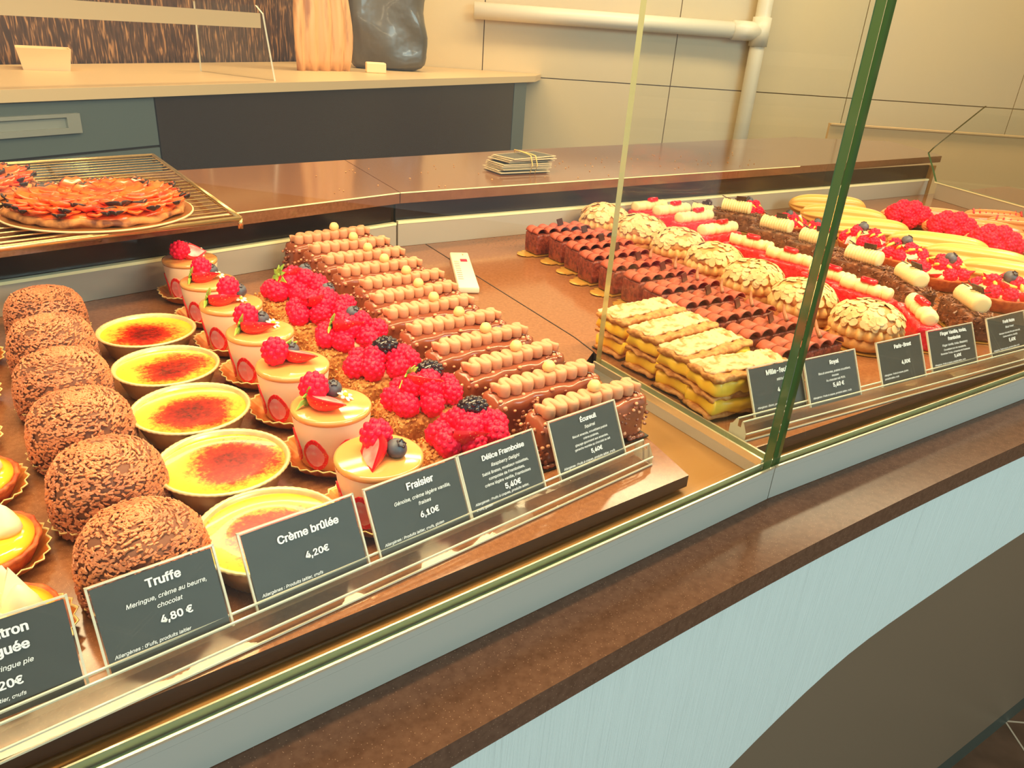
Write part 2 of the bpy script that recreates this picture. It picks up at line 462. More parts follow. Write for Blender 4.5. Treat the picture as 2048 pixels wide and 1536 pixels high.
def jitter(vf, amp, scale, seed=0):
    vs, fs = vf; out = []
    off = Vector((seed*3.1, seed*1.7, seed*2.3))
    for p in vs:
        q = Vector(p)
        out.append(q + noise.noise_vector(q*scale + off)*amp)
    return out, fs
ORD = ['nearest', 'second', 'third', 'fourth', 'fifth', 'sixth', 'seventh', 'eighth', 'ninth', 'tenth', 'eleventh', 'twelfth', 'thirteenth']

# ================================================================ THE ROOM
def slab(name, poly, z0, z1, m, parent=None, side=None):
    mb = MB(); vf = g_prism(poly, z0, z1); n = len(poly); k = len(vf[1])-n
    mb.add((vf[0], vf[1][:k]), 0, False); mb.add((vf[0], vf[1][k:]), 1 if side else 0, False)
    return mb.obj(name, [m, side] if side else [m], parent)
def wall_line(name, a, b, z0, z1, th, m):
    a = Vector(a); b = Vector(b); d = (b-a).normalized(); n = Vector((-d.y, d.x))*th
    return structure(slab(name, [a, b, b+n, a+n], z0, z1, m))

# floor with grout grid
g0 = Vector((1.1402, 1.2153)); g1 = Vector((1.1388, 1.1413))
gd = (g1-g0).normalized(); gn = Vector((-gd.y, gd.x))
mb = MB(); mb.add(g_box(9, 11, 0.04, (0.5, 1.2, -0.02)), 0, False)
fl = mb.obj('floor', ['floor']); structure(fl)
mb = MB()
for k in range(-8, 9):
    for (d, n) in ((gd, gn), (gn, gd)):
        c = g0 + n*(0.45*k)
        q = [c - d*3.2 - n*0.002, c + d*3.2 - n*0.002, c + d*3.2 + n*0.002, c - d*3.2 + n*0.002]
        mb.add(g_prism(q, -0.001, 0.0006), 0, False)
structure(mb.obj('trim_1', ['floorgrout']))

BW0 = Vector((-1.43, 2.14)); BWd = Vector((0.366, 0.9306)).normalized()
CORN = Vector((-0.858, 3.583))
wall_line('wall_left', CORN, CORN - BWd*4.6, 0, 2.9, -0.1, 'bark')
TWd = Vector((0.9903, 0.1385)); TW0 = Vector((0.008, 3.70))
# tiled rear wall: grout backing and separate-looking tiles in one mesh
mb = MB()
nrm = Vector((-TWd.y, TWd.x))
def on_tile(s, d): return TW0 + TWd*s + nrm*d
a, b = on_tile(-0.87, 0.012), on_tile(4.6, 0.012); c, d = on_tile(4.6, 0.1), on_tile(-0.87, 0.1)
mb.add(g_prism([a, b, c, d], 0, 2.9), 1, False)
SJ = 0.6331; ZJ = 1.1137; TWID = 0.8823; THT = 0.62
for i in range(-2, 8):
    for j in range(-2, 4):
        s0 = max(SJ + i*TWID, -0.87); s1 = min(SJ + (i+1)*TWID, 4.6)
        z0 = max(ZJ + j*THT, 0.0); z1 = min(ZJ + (j+1)*THT, 2.9)
        if s1 - s0 < 0.02 or z1 - z0 < 0.02: continue
        g = 0.0022
        q = [on_tile(s0+g, 0), on_tile(s1-g, 0), on_tile(s1-g, 0.012), on_tile(s0+g, 0.012)]
        mb.add(g_prism(q, z0+g, z1-g), 0, False)
structure(mb.obj('wall_back', ['tile', 'grout']))
mb = MB(); mb.add(g_box(7.4, 5.0, 0.06, (1.1, 2.3, 2.93)), 0, False)
structure(mb.obj('ceiling', ['ceiling']))
wall_line('wall_right', (4.35, 4.6), (4.35, 0.6), 0, 2.9, 0.1, 'beigewall')

# ================================================================ BACK BENCH (staff side)
bF0 = Vector((-1.049, 1.552)); bF1 = Vector((0.0035, 3.498)); bd = (bF1-bF0).normalized()
bn = Vector((-bd.y, bd.x))              # away from camera
bL = bF0 - bd*1.6
BZ = 1.13
def PB_(s, off): return bF0 + bd*s + bn*off
BL_ = (bF1-bF0).length
t = thing('back_bench', 'long staff bench with cream top and dark glossy fronts below the bark wallpaper', 'bench', (bF0.x, bF0.y, 0))
TI = Matrix.Translation((-bF0.x, -bF0.y, 0))
def lay(o): o.data.transform(TI); return o
lay(slab('bench_top', [bL, bF1, on_tile(0.02, -0.004), on_tile(-0.85, -0.006), CORN - BWd*3.8 + bn*0.0], BZ-0.024, BZ, 'bench', t))
lay(slab('cabinet_body', [PB_(-1.6, 0.02), PB_(BL_-0.05, 0.02), PB_(BL_-0.05, 0.30), PB_(-1.6, 0.30)], 0.02, BZ-0.024, 'darkfront', t))
sd = 0.3509
lay(slab('drawer', [PB_(-1.6, 0.012), PB_(sd-0.004, 0.012), PB_(sd-0.004, 0.0205), PB_(-1.6, 0.0205)], 0.9929+0.003, BZ-0.026, 'teal', t))
lay(slab('drawer', [PB_(-1.6, 0.012), PB_(sd-0.004, 0.012), PB_(sd-0.004, 0.0205), PB_(-1.6, 0.0205)], 0.62, 0.9929-0.003, 'teal', t))
lay(slab('cabinet_front', [PB_(sd, 0.012), PB_(BL_-0.16, 0.012), PB_(BL_-0.16, 0.0205), PB_(sd, 0.0205)], 0.1, BZ-0.026, 'darkfront', t))
e = lay(slab('end_strip', [PB_(BL_-0.155, 0.012), PB_(BL_-0.052, 0.012), PB_(BL_-0.052, 0.0205), PB_(BL_-0.155, 0.0205)], 0.1, BZ-0.026, 'teal', t)); e['label'] = 'grey green end strip'
drawers = [o for o in t.children if o.name.startswith('drawer')]
def handle(dr, s0, s1, z0, z1):
    mb = MB(); w = 0.012; 
    def ring(a, b, c, d, off0, off1):
        q = [PB_(a, off0), PB_(b, off0), PB_(b, off1), PB_(a, off1)]
        mb.add(g_prism(q, c, d), 0, False)
    ring(s0, s1, z0, z0+w, 0.002, 0.012); ring(s0, s1, z1-w*0.6, z1, 0.002, 0.012); ring(s1-0.03, s1, z0+w, z1-w*0.6, 0.002, 0.012)
    q = [PB_(s0, 0.009), PB_(s1-0.03, 0.009), PB_(s1-0.03, 0.012), PB_(s0, 0.012)]
    mb.add(g_prism(q, z0+w, z1-w*0.6), 1, False)
    o = mb.obj('drawer_handle', ['handle', 'handledark'], dr); lay(o); o['label'] = 'recessed aluminium handle'
handle(drawers[0], -0.9, 0.1549, 1.0382, 1.0789)
handle(drawers[1], -0.9, 0.1539, 0.9561, 0.9865)

# low cream box on the bench
bx = Vector((-1.2778, 2.0913))
t = thing('cardboard_box', 'low cream open box standing on the staff bench', 'box', (bx.x, bx.y, BZ), math.atan2(bd.y, bd.x) - 0.5)
mb = MB(); W_, D_, H_ = 0.105, 0.10, 0.052
prof = []
for (s, z) in ((1.0, 0), (1.16, H_)): prof.append([(-W_/2*s, -D_/2*s, z), (W_/2*s, -D_/2*s, z), (W_/2*s, D_/2*s, z), (-W_/2*s, D_/2*s, z)])
for (s, z) in ((1.12, H_), (0.97, 0.003)): prof.append([(-W_/2*s, -D_/2*s, z), (W_/2*s, -D_/2*s, z), (W_/2*s, D_/2*s, z), (-W_/2*s, D_/2*s, z)])
v = [p for r in prof for p in r]; f = [(3, 2, 1, 0), (12, 13, 14, 15)]
for r in range(3):
    for k in range(4): f.append((r*4+k, r*4+(k+1) % 4, r*4+4+(k+1) % 4, r*4+4+k))
mb.add((v, f), 0, False); mb.obj('box_tray', ['boxcard'], t)
mb = MB(); mb.add(g_box(W_*1.04, D_*1.04, 0.004, (0, 0, 0.02)), 0, False); mb.obj('box_liner', ['boxcard'], t)

# acrylic hood with a cream front board
hs1 = 0.7691
t = thing('bench_hood', 'clear acrylic hood with cream front board over the staff bench', 'hood', (PB_(0, 0).x, PB_(0, 0).y, BZ))
TI2 = Matrix.Translation((-bF0.x, -bF0.y, -BZ))
o = slab('front_board', [PB_(-1.4, 0.06), PB_(hs1-0.03, 0.06), PB_(hs1-0.03, 0.075), PB_(-1.4, 0.075)], 1.2627, 1.2989, 'bench', t); o.data.transform(TI2); o['label'] = 'cream board'
mb = MB(); zt_ = 1.318
q = []
for (off, z) in ((0.055, BZ), (0.075, BZ+0.11), (0.085, zt_-0.02), (0.11, zt_), (0.36, zt_), (0.36, BZ)): q.append((off, z))
v = []; f = []
for ds in (0, 0.006):
    for (off, z) in q:
        p = PB_(hs1 + ds, off); v.append((p.x, p.y, z))
n = len(q); f = [list(range(n)), list(range(2*n-1, n-1, -1))] + [(i, i+n, (i+1) % n + n, (i+1) % n) for i in range(n)]
mb.add((v, f[:2]), 0, False); mb.add((v, f[2:]), 1, False)
o = mb.obj('side_panel', ['acrylsleeve', 'acryledge'], t); o.data.transform(TI2)

# grained panel, dark bag and small carton at the far end of the bench
gp = Vector((-0.7354, 2.8144))
t = thing('grained_panel', 'pale wavy grained panel standing at the end of the bark wallpaper', 'panel', (gp.x, gp.y, BZ))
mb = MB(); v = []; f = []; NN = 16
for j in range(13):
    for i in range(NN+1):
        u = i/NN - 0.5; z = 0.45*j/12
        s = u*0.22*(1 + 0.10*math.sin(j*0.5))
        dd = 0.012*math.sin(u*26 + 0.4*math.sin(j*0.8)) + 0.01*math.sin(j*0.45)
        v.append((s*0.62 + dd*0.6, s*0.75 - dd*0.7, z))
for j in range(12):
    for i in range(NN):
        a = j*(NN+1)+i; f.append((a, a+1, a+NN+2, a+NN+1))
mb.add((v, f), 0, True); o = mb.obj('grained_sheet', ['palewood'], t)
md = o.modifiers.new('thick', 'SOLIDIFY'); md.thickness = 0.006
bg = Vector((-0.5867, 3.1652))
_b = jitter(g_rbox(0.30, 0.16, 0.36, 0.045, 3, (0, 0, 0.18), cuts=0.03), 0.02, 9, 4)
_b = ([(p[0], p[1], max(0.001, p[2])) for p in _b[0]], _b[1])
t = tag(MB().add(_b, 0, True).obj('bag', ['bag']),
        'dark grey crumpled bag standing at the right end of the staff bench', 'bag')
t.location = (bg.x, bg.y + 0.02, BZ); t.rotation_euler = (0, 0, 0.25)
cx = Vector((-0.5751, 3.0214))
t = tag(MB().add(g_rbox(0.07, 0.05, 0.035, 0.004, 2, (0, 0, 0.0175)), 0, False).obj('carton', ['boxcard']), 'small cream carton in front of the dark grey bag', 'carton')
t.location = (cx.x, cx.y - 0.10, BZ); t.rotation_euler = (0, 0, 0.3)

# white waste pipe on the tiled wall
def tp(s, d, z): p = on_tile(s, -d); return (p.x, p.y, z)
ph = [(-0.2196, 1.3652), (0.9983, 1.3689)]
pv = [(1.0283, 1.5004), (0.9792, 0.9022)]
t = thing('waste_pipe', 'white plastic pipe with elbow running along the cream tiled wall', 'pipe', tp(ph[1][0], 0.05, 0))
TI3 = Matrix.Translation(Vector(t.location)*-1)
mb = MB(); mb.add(g_tube([tp(-0.3, 0.05, ph[1][1]), tp(ph[1][0]-0.02, 0.05, ph[1][1])], 0.034, 16)); o = mb.obj('horizontal_pipe', ['pipe'], t); o.data.transform(TI3)
mb = MB(); mb.add(g_tube([tp(ph[1][0], 0.05, 0.05), tp(ph[1][0], 0.05, 2.6)], 0.034, 16)); o = mb.obj('vertical_pipe', ['pipe'], t); o.data.transform(TI3)
mb = MB(); mb.add(g_tube([tp(ph[1][0]-0.13, 0.05, ph[1][1]), tp(ph[1][0]-0.01, 0.05, ph[1][1])], 0.041, 16)); mb.add(g_tube([tp(ph[1][0], 0.05, ph[1][1]-0.06), tp(ph[1][0], 0.05, ph[1][1]+0.06)], 0.042, 16)); o = mb.obj('elbow_fitting', ['pipe'], t); o.data.transform(TI3)

# beige low cabinet beyond the right end
c0 = Vector((1.2511, 3.35)); c1 = Vector((2.2793, 3.42))
zc = 1.0387
cd_ = (c1-c0).normalized(); cn_ = Vector((-cd_.y, cd_.x))
t = thing('low_partition', 'plain beige low partition in front of the tiled wall at right', 'partition', (c0.x, c0.y, 0))
TI4 = Matrix.Translation((-c0.x, -c0.y, 0))
o = slab('partition_board', [c0, c1 + cd_*0.8, c1 + cd_*0.8 + cn_*0.018, c0 + cn_*0.018], 0.0, zc-0.006, 'beigewall', t); o.data.transform(TI4)
o = slab('partition_cap', [c0-cn_*0.01, c1 + cd_*0.8 - cn_*0.01, c1 + cd_*0.8 + cn_*0.02, c0 + cn_*0.02], zc-0.006, zc, 'beigewall', t); o.data.transform(TI4)

# ================================================================ DISPLAY CASE
# back panel / worktop plan lines
b0 = Vector((-0.6179, 0.8407)); b1 = Vector((-0.2158, 1.2774)); b2 = Vector((1.1608, 2.2556))
b0 = b0 + (b0-b1).normalized()*0.45
w0 = Vector((-0.3854, 1.0461)); w1 = Vector((-0.2074, 1.2472)); w2 = Vector((0.6642, 1.9108)); w3 = Vector((1.2269, 2.3488))
w0 = w0 + (w0-w1).normalized()*0.75
r0 = Vector((-0.5983, 1.292)); r1 = Vector((-0.3619, 1.5192)); r2 = Vector((-0.0113, 1.8456))
r0 = r0 + (r0-r1).normalized()*0.5
r3 = Vector((0.5756, 2.3466)); r4 = Vector((0.8621, 2.5819)); r5 = Vector((1.2157, 2.6673)); r6 = Vector((1.2313, 2.4015))
WT = DECK + 0.10
def rim(mb, poly, z0, z1, n_side, r=0.004):
    pass
t = thing('worktop', 'brown quartz worktop carrying the wire rack with the apricot tart', 'worktop', (w1.x, w1.y, WT))
TW = Matrix.Translation((-w1.x, -w1.y, -WT))
gpj = (w1-w0).normalized()*0.0008
o = slab('worktop_slab', [w0, w1-gpj, r1-gpj, r0], WT-0.018, WT, 'worktop', t); o.data.transform(TW)
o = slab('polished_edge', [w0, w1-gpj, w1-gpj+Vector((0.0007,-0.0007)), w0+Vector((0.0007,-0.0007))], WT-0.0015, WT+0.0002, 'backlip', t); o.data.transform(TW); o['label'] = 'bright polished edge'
t = thing('worktop', 'brown quartz worktop carrying the bundle of price tags', 'worktop', (w1.x, w1.y, WT))
o = slab('worktop_slab', [w1+gpj, w2, w3, r6, r5, r4, r3, r2, r1+gpj], WT-0.018, WT, 'worktop', t); o.data.transform(TW)
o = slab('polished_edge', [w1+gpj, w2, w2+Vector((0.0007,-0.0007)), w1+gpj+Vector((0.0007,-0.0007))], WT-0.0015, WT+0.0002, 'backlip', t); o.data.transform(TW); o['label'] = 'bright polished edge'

P2 = Vector((0.1008, 0.831))
sB = Vector((-0.1754, 1.3149)); sM = Vector((0.077, 0.9078)); sF = Vector((0.0987, 0.8633))
dq = [Vector((0.124, 0.6783)), Vector((0.1354, 0.659)), Vector((0.1579, 0.5996))]
back = [b0, b1, b2]
def inset(p, q, d):
    n = Vector((-(q-p).y, (q-p).x)).normalized(); return n*d
nb01 = Vector((-(b1-b0).y, (b1-b0).x)).normalized(); nb12 = Vector((-(b2-b1).y, (b2-b1).x)).normalized()

ARC = 0.30
def bez(off, u):
    a, b = PL(ARC, off), PR(ARC, off); return a*(1-u)**2 + J(off)*(2*u*(1-u)) + b*u*u
def arcL(off): return [bez(off, i/16) for i in range(9)]
def arcR(off): return [bez(off, 0.5 + i/16) for i in range(9)]
# --- left bay
case = thing('display_case', 'left bay of the patisserie counter, holding truffles to praline bars', 'display case', (K.x-0.4, K.y-0.3, 0), 0)
TC = Matrix.Translation((-case.location.x, -case.location.y, 0))
def part(name, poly, z0, z1, m, side=None, parent=None):
    o = slab(name, poly, z0, z1, m, parent or case, side); o.data.transform(TC if parent is None else TCR); return o
part('deck_slab', [PL(1.25, -0.033), PL(0.084, -0.033), dq[1], P2 + Vector((-0.013, 0.0)), sF, sM, sB, b1, b0], DECK-0.012, DECK, 'deck', 'shadededge')
part('inner_well', [PL(1.3, -0.0045), J(-0.0045), P2, sB, b1, b0], DECK-0.056, DECK-0.0170, 'well')
part('front_rail', [PL(1.3, -0.0112), J(-0.0112), J(0), PL(1.3, 0)], DECK-0.036, DECK-0.007, 'alu')
part('rail_wall', [PL(1.3, -0.0013), J(-0.0013), J(0), PL(1.3, 0)], DECK-0.0069, DECK-0.0016, 'alu')
part('inner_lip', [PL(1.3, -0.0112), J(-0.0112), J(-0.0099), PL(1.3, -0.0099)], DECK-0.008, DECK, 'lip')
part('outer_lip', [PL(1.3, -0.0014), J(-0.0014), J(0.0004), PL(1.3, 0.0004)], DECK-0.0016, DECK+0.0003, 'lip')
b1s = b1 - (b1-b0).normalized()*0.0022; b1f = b1 - (b1-b0).normalized()*0.006; bB = b1 + (nb01+nb12)*0.05
part('back_panel', [b0, b1s, b1s+nb01*0.008, b0+nb01*0.008], DECK+0.0004, DECK+0.0385, 'backpanel')
part('back_panel_lip', [b0-nb01*0.001, b1s-nb01*0.001, b1s+nb01*0.008, b0+nb01*0.008], DECK+0.0385, DECK+0.0425, 'backlip')
part('black_fascia', [b0+nb01*0.010, b1f+nb01*0.010, b1f+nb01*0.018, b0+nb01*0.018], DECK-0.03, WT-0.0185, 'black')
part('case_body', [PL(1.35, 0.012), J(0.012), P2, bB, b0+nb01*0.1], 0.06, DECK-0.072, 'kick')
# curved white front panel of both bays
def curved_panel(name, pts, parent, Tm):
    mb = MB(); v = []; f = []; n = len(pts)
    for (p, q, zb) in pts:
        v += [(p.x, p.y, zb), (p.x, p.y, DECK-0.058), (q.x, q.y, DECK-0.058), (q.x, q.y, zb)]
    for i in range(n-1):
        a = i*4
        for k in range(4): f.append((a+k, a+(k+1) % 4, a+4+(k+1) % 4, a+4+k))
    f.append((3, 2, 1, 0)); f.append((n*4-4, n*4-3, n*4-2, n*4-1))
    mb.add((v, f), 0, False); o = mb.obj(name, ['frontpanel'], parent); o.data.transform(Tm); return o
ZC = [(-1.5, 0.22), (-0.6, 0.395), (-0.3, 0.500), (-0.077, 0.606), (0.122, 0.680), (0.298, 0.704), (0.517, 0.722), (0.9, 0.742), (1.6, 0.76)]
def zcurve(x):      # lower edge height of the white panel, x = distance from the joint (smooth through the points)
    for i in range(len(ZC)-1):
        if x <= ZC[i+1][0]:
            (x1, z1), (x2, z2) = ZC[i], ZC[i+1]
            (x0, z0) = ZC[max(0, i-1)]; (x3, z3) = ZC[min(len(ZC)-1, i+2)]
            h = x2-x1; m1 = (z2-z0)/(x2-x0); m2 = (z3-z1)/(x3-x1); t_ = (x-x1)/h
            return (2*t_**3-3*t_**2+1)*z1 + (t_**3-2*t_**2+t_)*h*m1 + (-2*t_**3+3*t_**2)*z2 + (t_**3-t_**2)*h*m2
    return ZC[-1][1]
def fpL(off): return [PL(1.4-1.1*i/20, off) for i in range(20)] + arcL(off)
def fpR(off): return arcR(off) + [PR(0.3+1.7*i/20, off) for i in range(1, 21)]
def fp(ps, qs): return [(p, q, zcurve((p-J(0.05)).dot((dL+dR).normalized()))) for p, q in zip(ps, qs)]
part('plinth', [PL(1.35, 0.010), J(0.010), J(-0.08), PL(1.35, -0.08)], 0.0, 0.0594, 'plinth')

# --- right bay
caseR = thing('display_case', 'right bay of the patisserie counter, holding slices, choux buns and eclairs', 'display case', (K.x+0.4, K.y+0.3, 0), 0)
TCR = Matrix.Translation((-caseR.location.x, -caseR.location.y, 0))
dv = (K - P2).normalized(); dvn = Vector((-dv.y, dv.x))       # towards the right bay
part('deck_slab', [J(-0.033) + dvn*0.012, PR(2.0, -0.033), b2 + (b2-b1).normalized()*0.5, b2, sB, sM, sF, P2 + dvn*0.010], DECK-0.0119, DECK+0.0001, 'deck', 'shadededge', caseR)
part('inner_well', [J(-0.0045), PR(2.0, -0.0045), b2 + (b2-b1).normalized()*0.5, b2, sB, P2], DECK-0.056, DECK-0.0170, 'well', None, caseR)
part('front_rail', [J(-0.0112), PR(2.0, -0.0112), PR(2.0, 0), J(0)], DECK-0.036, DECK-0.007, 'alu', None, caseR)
part('rail_wall', [J(-0.0013), PR(2.0, -0.0013), PR(2.0, 0), J(0)], DECK-0.0069, DECK-0.0016, 'alu', None, caseR)
part('inner_lip', [J(-0.0112), PR(2.0, -0.0112), PR(2.0, -0.0099), J(-0.0099)], DECK-0.008, DECK, 'lip', None, caseR)
part('outer_lip', [J(-0.0014), PR(2.0, -0.0014), PR(2.0, 0.0004), J(0.0004)], DECK-0.0016, DECK+0.0003, 'lip', None, caseR)
part('back_panel', [b1, b2, b2+nb12*0.008, b1+nb12*0.008], DECK+0.0004, DECK+0.040, 'backpanel', None, caseR)
part('back_panel_lip', [b1-nb12*0.001, b2-nb12*0.001, b2+nb12*0.008, b1+nb12*0.008], DECK+0.040, DECK+0.0448, 'backlip', None, caseR)
part('black_fascia', [b1+nb12*0.010, b2+nb12*0.010, b2+nb12*0.018, b1+nb12*0.018], DECK-0.03, WT-0.0185, 'black', None, caseR)
part('case_body', [J(0.012), PR(2.0, 0.012), b2+(b2-b1).normalized()*0.5+nb12*0.1, b2+nb12*0.1, bB, P2], 0.06, DECK-0.072, 'kick', None, caseR)
part('plinth', [J(0.010), PR(2.0, 0.010), PR(2.0, -0.08), J(-0.08)], 0.0, 0.0594, 'plinth', None, caseR)
b2d = (b2-b1).normalized()
part('end_post', [b2 + b2d*0.003, b2 + b2d*0.020, b2 + b2d*0.020 + nb12*0.02, b2 + b2d*0.003 + nb12*0.02], DECK+0.0004, WT-0.0186, 'well', None, caseR)
# deck joints (thin dark lines)
def joint(p, q, parent):
    d = (q-p).normalized(); n = Vector((-d.y, d.x))*0.0006
    o = slab('deck_joint', [p-n, q-n, q+n, p+n], DECK-0.004, DECK+0.0004, 'joint', parent); o.data.transform(TC if parent is case else TCR)
joint(sB, sM, caseR); joint(sM, sF, caseR)

t = slab('stone_ledge', [PL(1.4, 0.062)] + arcL(0.062) + arcR(0.062)[1:] + [PR(2.0, 0.064), PR(2.0, -0.003), J(-0.003), PL(1.4, -0.003)], DECK-0.0585, DECK-0.0365, 'quartz')
t.data.transform(Matrix.Translation((-K.x, -K.y, -DECK))); t.location = (K.x, K.y, DECK)
tag(t, 'speckled brown quartz ledge running along the whole counter front', 'ledge')
t = curved_panel('curved_front_panel', fp(fpL(0.05) + fpR(0.05)[1:], fpL(0.036) + fpR(0.036)[1:]), None, Matrix.Translation((-K.x, -K.y, -DECK)))
t.location = (K.x, K.y, DECK - 0.0008)
tag(t, 'ribbed pale panel with a curved lower edge under the quartz ledge', 'front panel')
case.location = Vector(case.location) - Vector((dL.x, dL.y, 0))*0.0014
# --- glass
GT = DECK + 0.56
def pane(name, a, b, th, z0, z1, label, cat='glass pane', rear=False):
    d = (b-a).normalized(); n = Vector((-d.y, d.x))*th/2
    c = (a+b)/2
    v, f = g_prism([a-n-c, b-n-c, b+n-c, a+n-c], 0, z1-z0)
    mb = MB()
    # faces 2.. are the sides in order of the (possibly reversed) polygon
    for i, ff in enumerate(f):
        P = [Vector(v[k]) for k in ff]
        nn = (P[1]-P[0]).cross(P[2]-P[1]).normalized()
        big = abs(nn.x*n.x + nn.y*n.y) > 0.9*n.length and abs(nn.z) < 0.5
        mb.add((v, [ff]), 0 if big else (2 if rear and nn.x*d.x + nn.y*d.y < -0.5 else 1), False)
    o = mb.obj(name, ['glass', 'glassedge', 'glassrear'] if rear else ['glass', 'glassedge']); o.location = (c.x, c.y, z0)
    return tag(o, label, cat)
pane('glass_pane', PL(1.3, -0.0057), J(-0.0057) - dL*0.0065, 0.0076, DECK-0.0064, GT, 'front glass pane of the left bay, over the truffle domes')
pane('glass_pane', J(-0.0057) + dR*0.0065, PR(2.0, -0.0057), 0.0076, DECK-0.0064, GT, 'front glass pane of the right bay, over finger cakes and eclairs')
Kd = J(-0.0118)
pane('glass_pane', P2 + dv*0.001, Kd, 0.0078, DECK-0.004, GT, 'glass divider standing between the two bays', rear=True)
t = thing('divider_rail', 'aluminium channel rail carrying the glass divider', 'rail', (P2.x, P2.y, DECK))
TD = Matrix.Translation((-P2.x, -P2.y, -DECK))
def drail(name, o0, o1, z0, z1, m):
    o = slab(name, [P2+dvn*o0, Kd+dvn*o0, Kd+dvn*o1, P2+dvn*o1], z0, z1, m, t); o.data.transform(TD)
drail('channel_body', -0.007, 0.007, DECK-0.0166, DECK-0.005, 'alu')
drail('channel_lip', -0.007, -0.0045, DECK-0.005, DECK+0.003, 'lip')
drail('channel_lip', 0.0045, 0.007, DECK-0.005, DECK+0.003, 'lip')

# right end guard pane on its rail
e0 = Vector((1.1598, 2.2112)); e1 = Vector((1.231, 1.9056)); ed = (e1-e0).normalized(); en = Vector((-ed.y, ed.x))
t = thing('end_rail', 'pale metal rail along the far end of the right bay', 'rail', (e0.x, e0.y, DECK))
TE = Matrix.Translation((-e0.x, -e0.y, -DECK))
o = slab('rail_upright', [e0+ed*0.012-en*0.004, e0+ed*0.7-en*0.004, e0+ed*0.7+en*0.004, e0+ed*0.012+en*0.004], DECK+0.0006, DECK+0.042, 'backpanel', t); o.data.transform(TE)
o = slab('rail_lip', [e0-en*0.005, e0+ed*0.7-en*0.005, e0+ed*0.7+en*0.005, e0+en*0.005], DECK+0.042, DECK+0.045, 'backlip', t); o.data.transform(TE)
mb = MB(); q = [(-0.0257, 1.0252), (-0.0616, 1.0639), (-0.0465, 1.0814), (0.0943, 1.2068), (0.216, 1.2129)]
q = [(0.0, DECK+0.045 - 0.0)] + [(s, z) for (s, z) in q] + [(0.7, q[-1][1]), (0.7, DECK+0.045)]
v = []
for off in (-0.003, 0.003):
    for (s, z) in q:
        p = e0 + ed*s + en*off; v.append((p.x, p.y, z))
n = len(q)
mb.add((v, [list(range(n)), list(range(2*n-1, n-1, -1))]), 0, False)
mb.add((v, [(i, i+n, (i+1) % n+n, (i+1) % n) for i in range(n)]), 1, False)
o = mb.obj('guard_pane', ['glass', 'glassedge']); o.data.transform(Matrix.Translation((-e0.x, -e0.y, -DECK))); o.location = (e0.x, e0.y, DECK)
tag(o, 'glass guard with a slanted top edge at the far right end', 'glass pane')

# --- acrylic price card holders
def holder(pa, pb, ang, label):
    # pa, pb: plan points of the card foot line at both ends
    pa = Vector(pa); pb = Vector(pb); L = (pb-pa).length
    T = Matrix.Translation((pa.x, pa.y, DECK)) @ Matrix.Rotation(math.atan2((pb-pa).y, (pb-pa).x), 4, 'Z')
    t = thing('card_holder', label, 'card holder', T=T)
    prof = [(-0.011, 0.0006), (0.011, 0.0006), (0.011, 0.011), (0.008, 0.013), (0.004, 0.020), (0.0012, 0.020), (0.0012, 0.0125), (-0.0030, 0.0125), (-0.0030, 0.019), (-0.0055, 0.019), (-0.011, 0.009)]
    n = len(prof); v = [(x, y, z) for x in (0, L) for (y, z) in prof]
    mb = MB()
    mb.add((v, [list(range(n)), list(range(2*n-1, n-1, -1))]), 1, False)
    mb.add((v, [(i, (i+1) % n, (i+1) % n+n, i+n) for i in range(n)]), 0, False)
    mb.obj('holder_profile', ['acryl', 'acryledge'], t)
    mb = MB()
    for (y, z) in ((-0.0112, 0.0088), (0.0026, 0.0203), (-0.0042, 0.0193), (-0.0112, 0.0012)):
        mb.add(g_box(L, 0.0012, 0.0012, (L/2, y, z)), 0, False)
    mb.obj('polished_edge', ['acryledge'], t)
holder((-0.332, 0.1912), (0.1269, 0.608), 0, 'long clear acrylic card holder along the front of the left bay')
holder((0.2288, 0.6668), (0.6811, 0.9469), 0, 'long clear acrylic card holder along the front of the right bay')

# --- price cards
import os
try:        # the plain grotesque that ships with Blender; its built-in face otherwise
    FONT = bpy.data.fonts.load(os.path.join(bpy.utils.system_resource('DATAFILES'), 'fonts', 'Inter.woff2'))
except Exception:
    FONT = None
def text_mesh(s, size, bold, italic, align):
    c = bpy.data.curves.new('lettering', 'FONT'); c.body = s; c.size = size
    if FONT:
        c.font = FONT; c.size = size*(1.12 if bold else 1.06); c.offset = size*(0.006 if bold else 0.004)
    c.align_x = align; c.align_y = 'CENTER'; c.resolution_u = 2
    c.offset = size*0.018 if bold else size*0.010
    c.shear = 0.25 if italic else 0.0
    o = bpy.data.objects.new('lettering', c)
    COL.objects.link(o); dg = bpy.context.evaluated_depsgraph_get()
    me = bpy.data.meshes.new_from_object(o.evaluated_get(dg)); 
    bpy.data.objects.remove(o); bpy.data.curves.remove(c)
    if bold:        # heavier strokes: the same outline laid three times, a hair apart
        vs = [tuple(v.co) for v in me.vertices]; fs = [list(f.vertices) for f in me.polygons]
        bpy.data.meshes.remove(me); mb = MB()
        for k, (dx, dy) in enumerate(((-0.017, 0), (0.017, 0.003), (0.0, -0.008))):
            mb.add(([(x + dx*size, y + dy*size, z + 0.00004*k) for (x, y, z) in vs], fs), 0, False)
        return mb.mesh('lettering', ['ink'])
    me.materials.clear(); me.materials.append(M['ink'])
    return me
TILT = math.radians(27); CH = 0.050
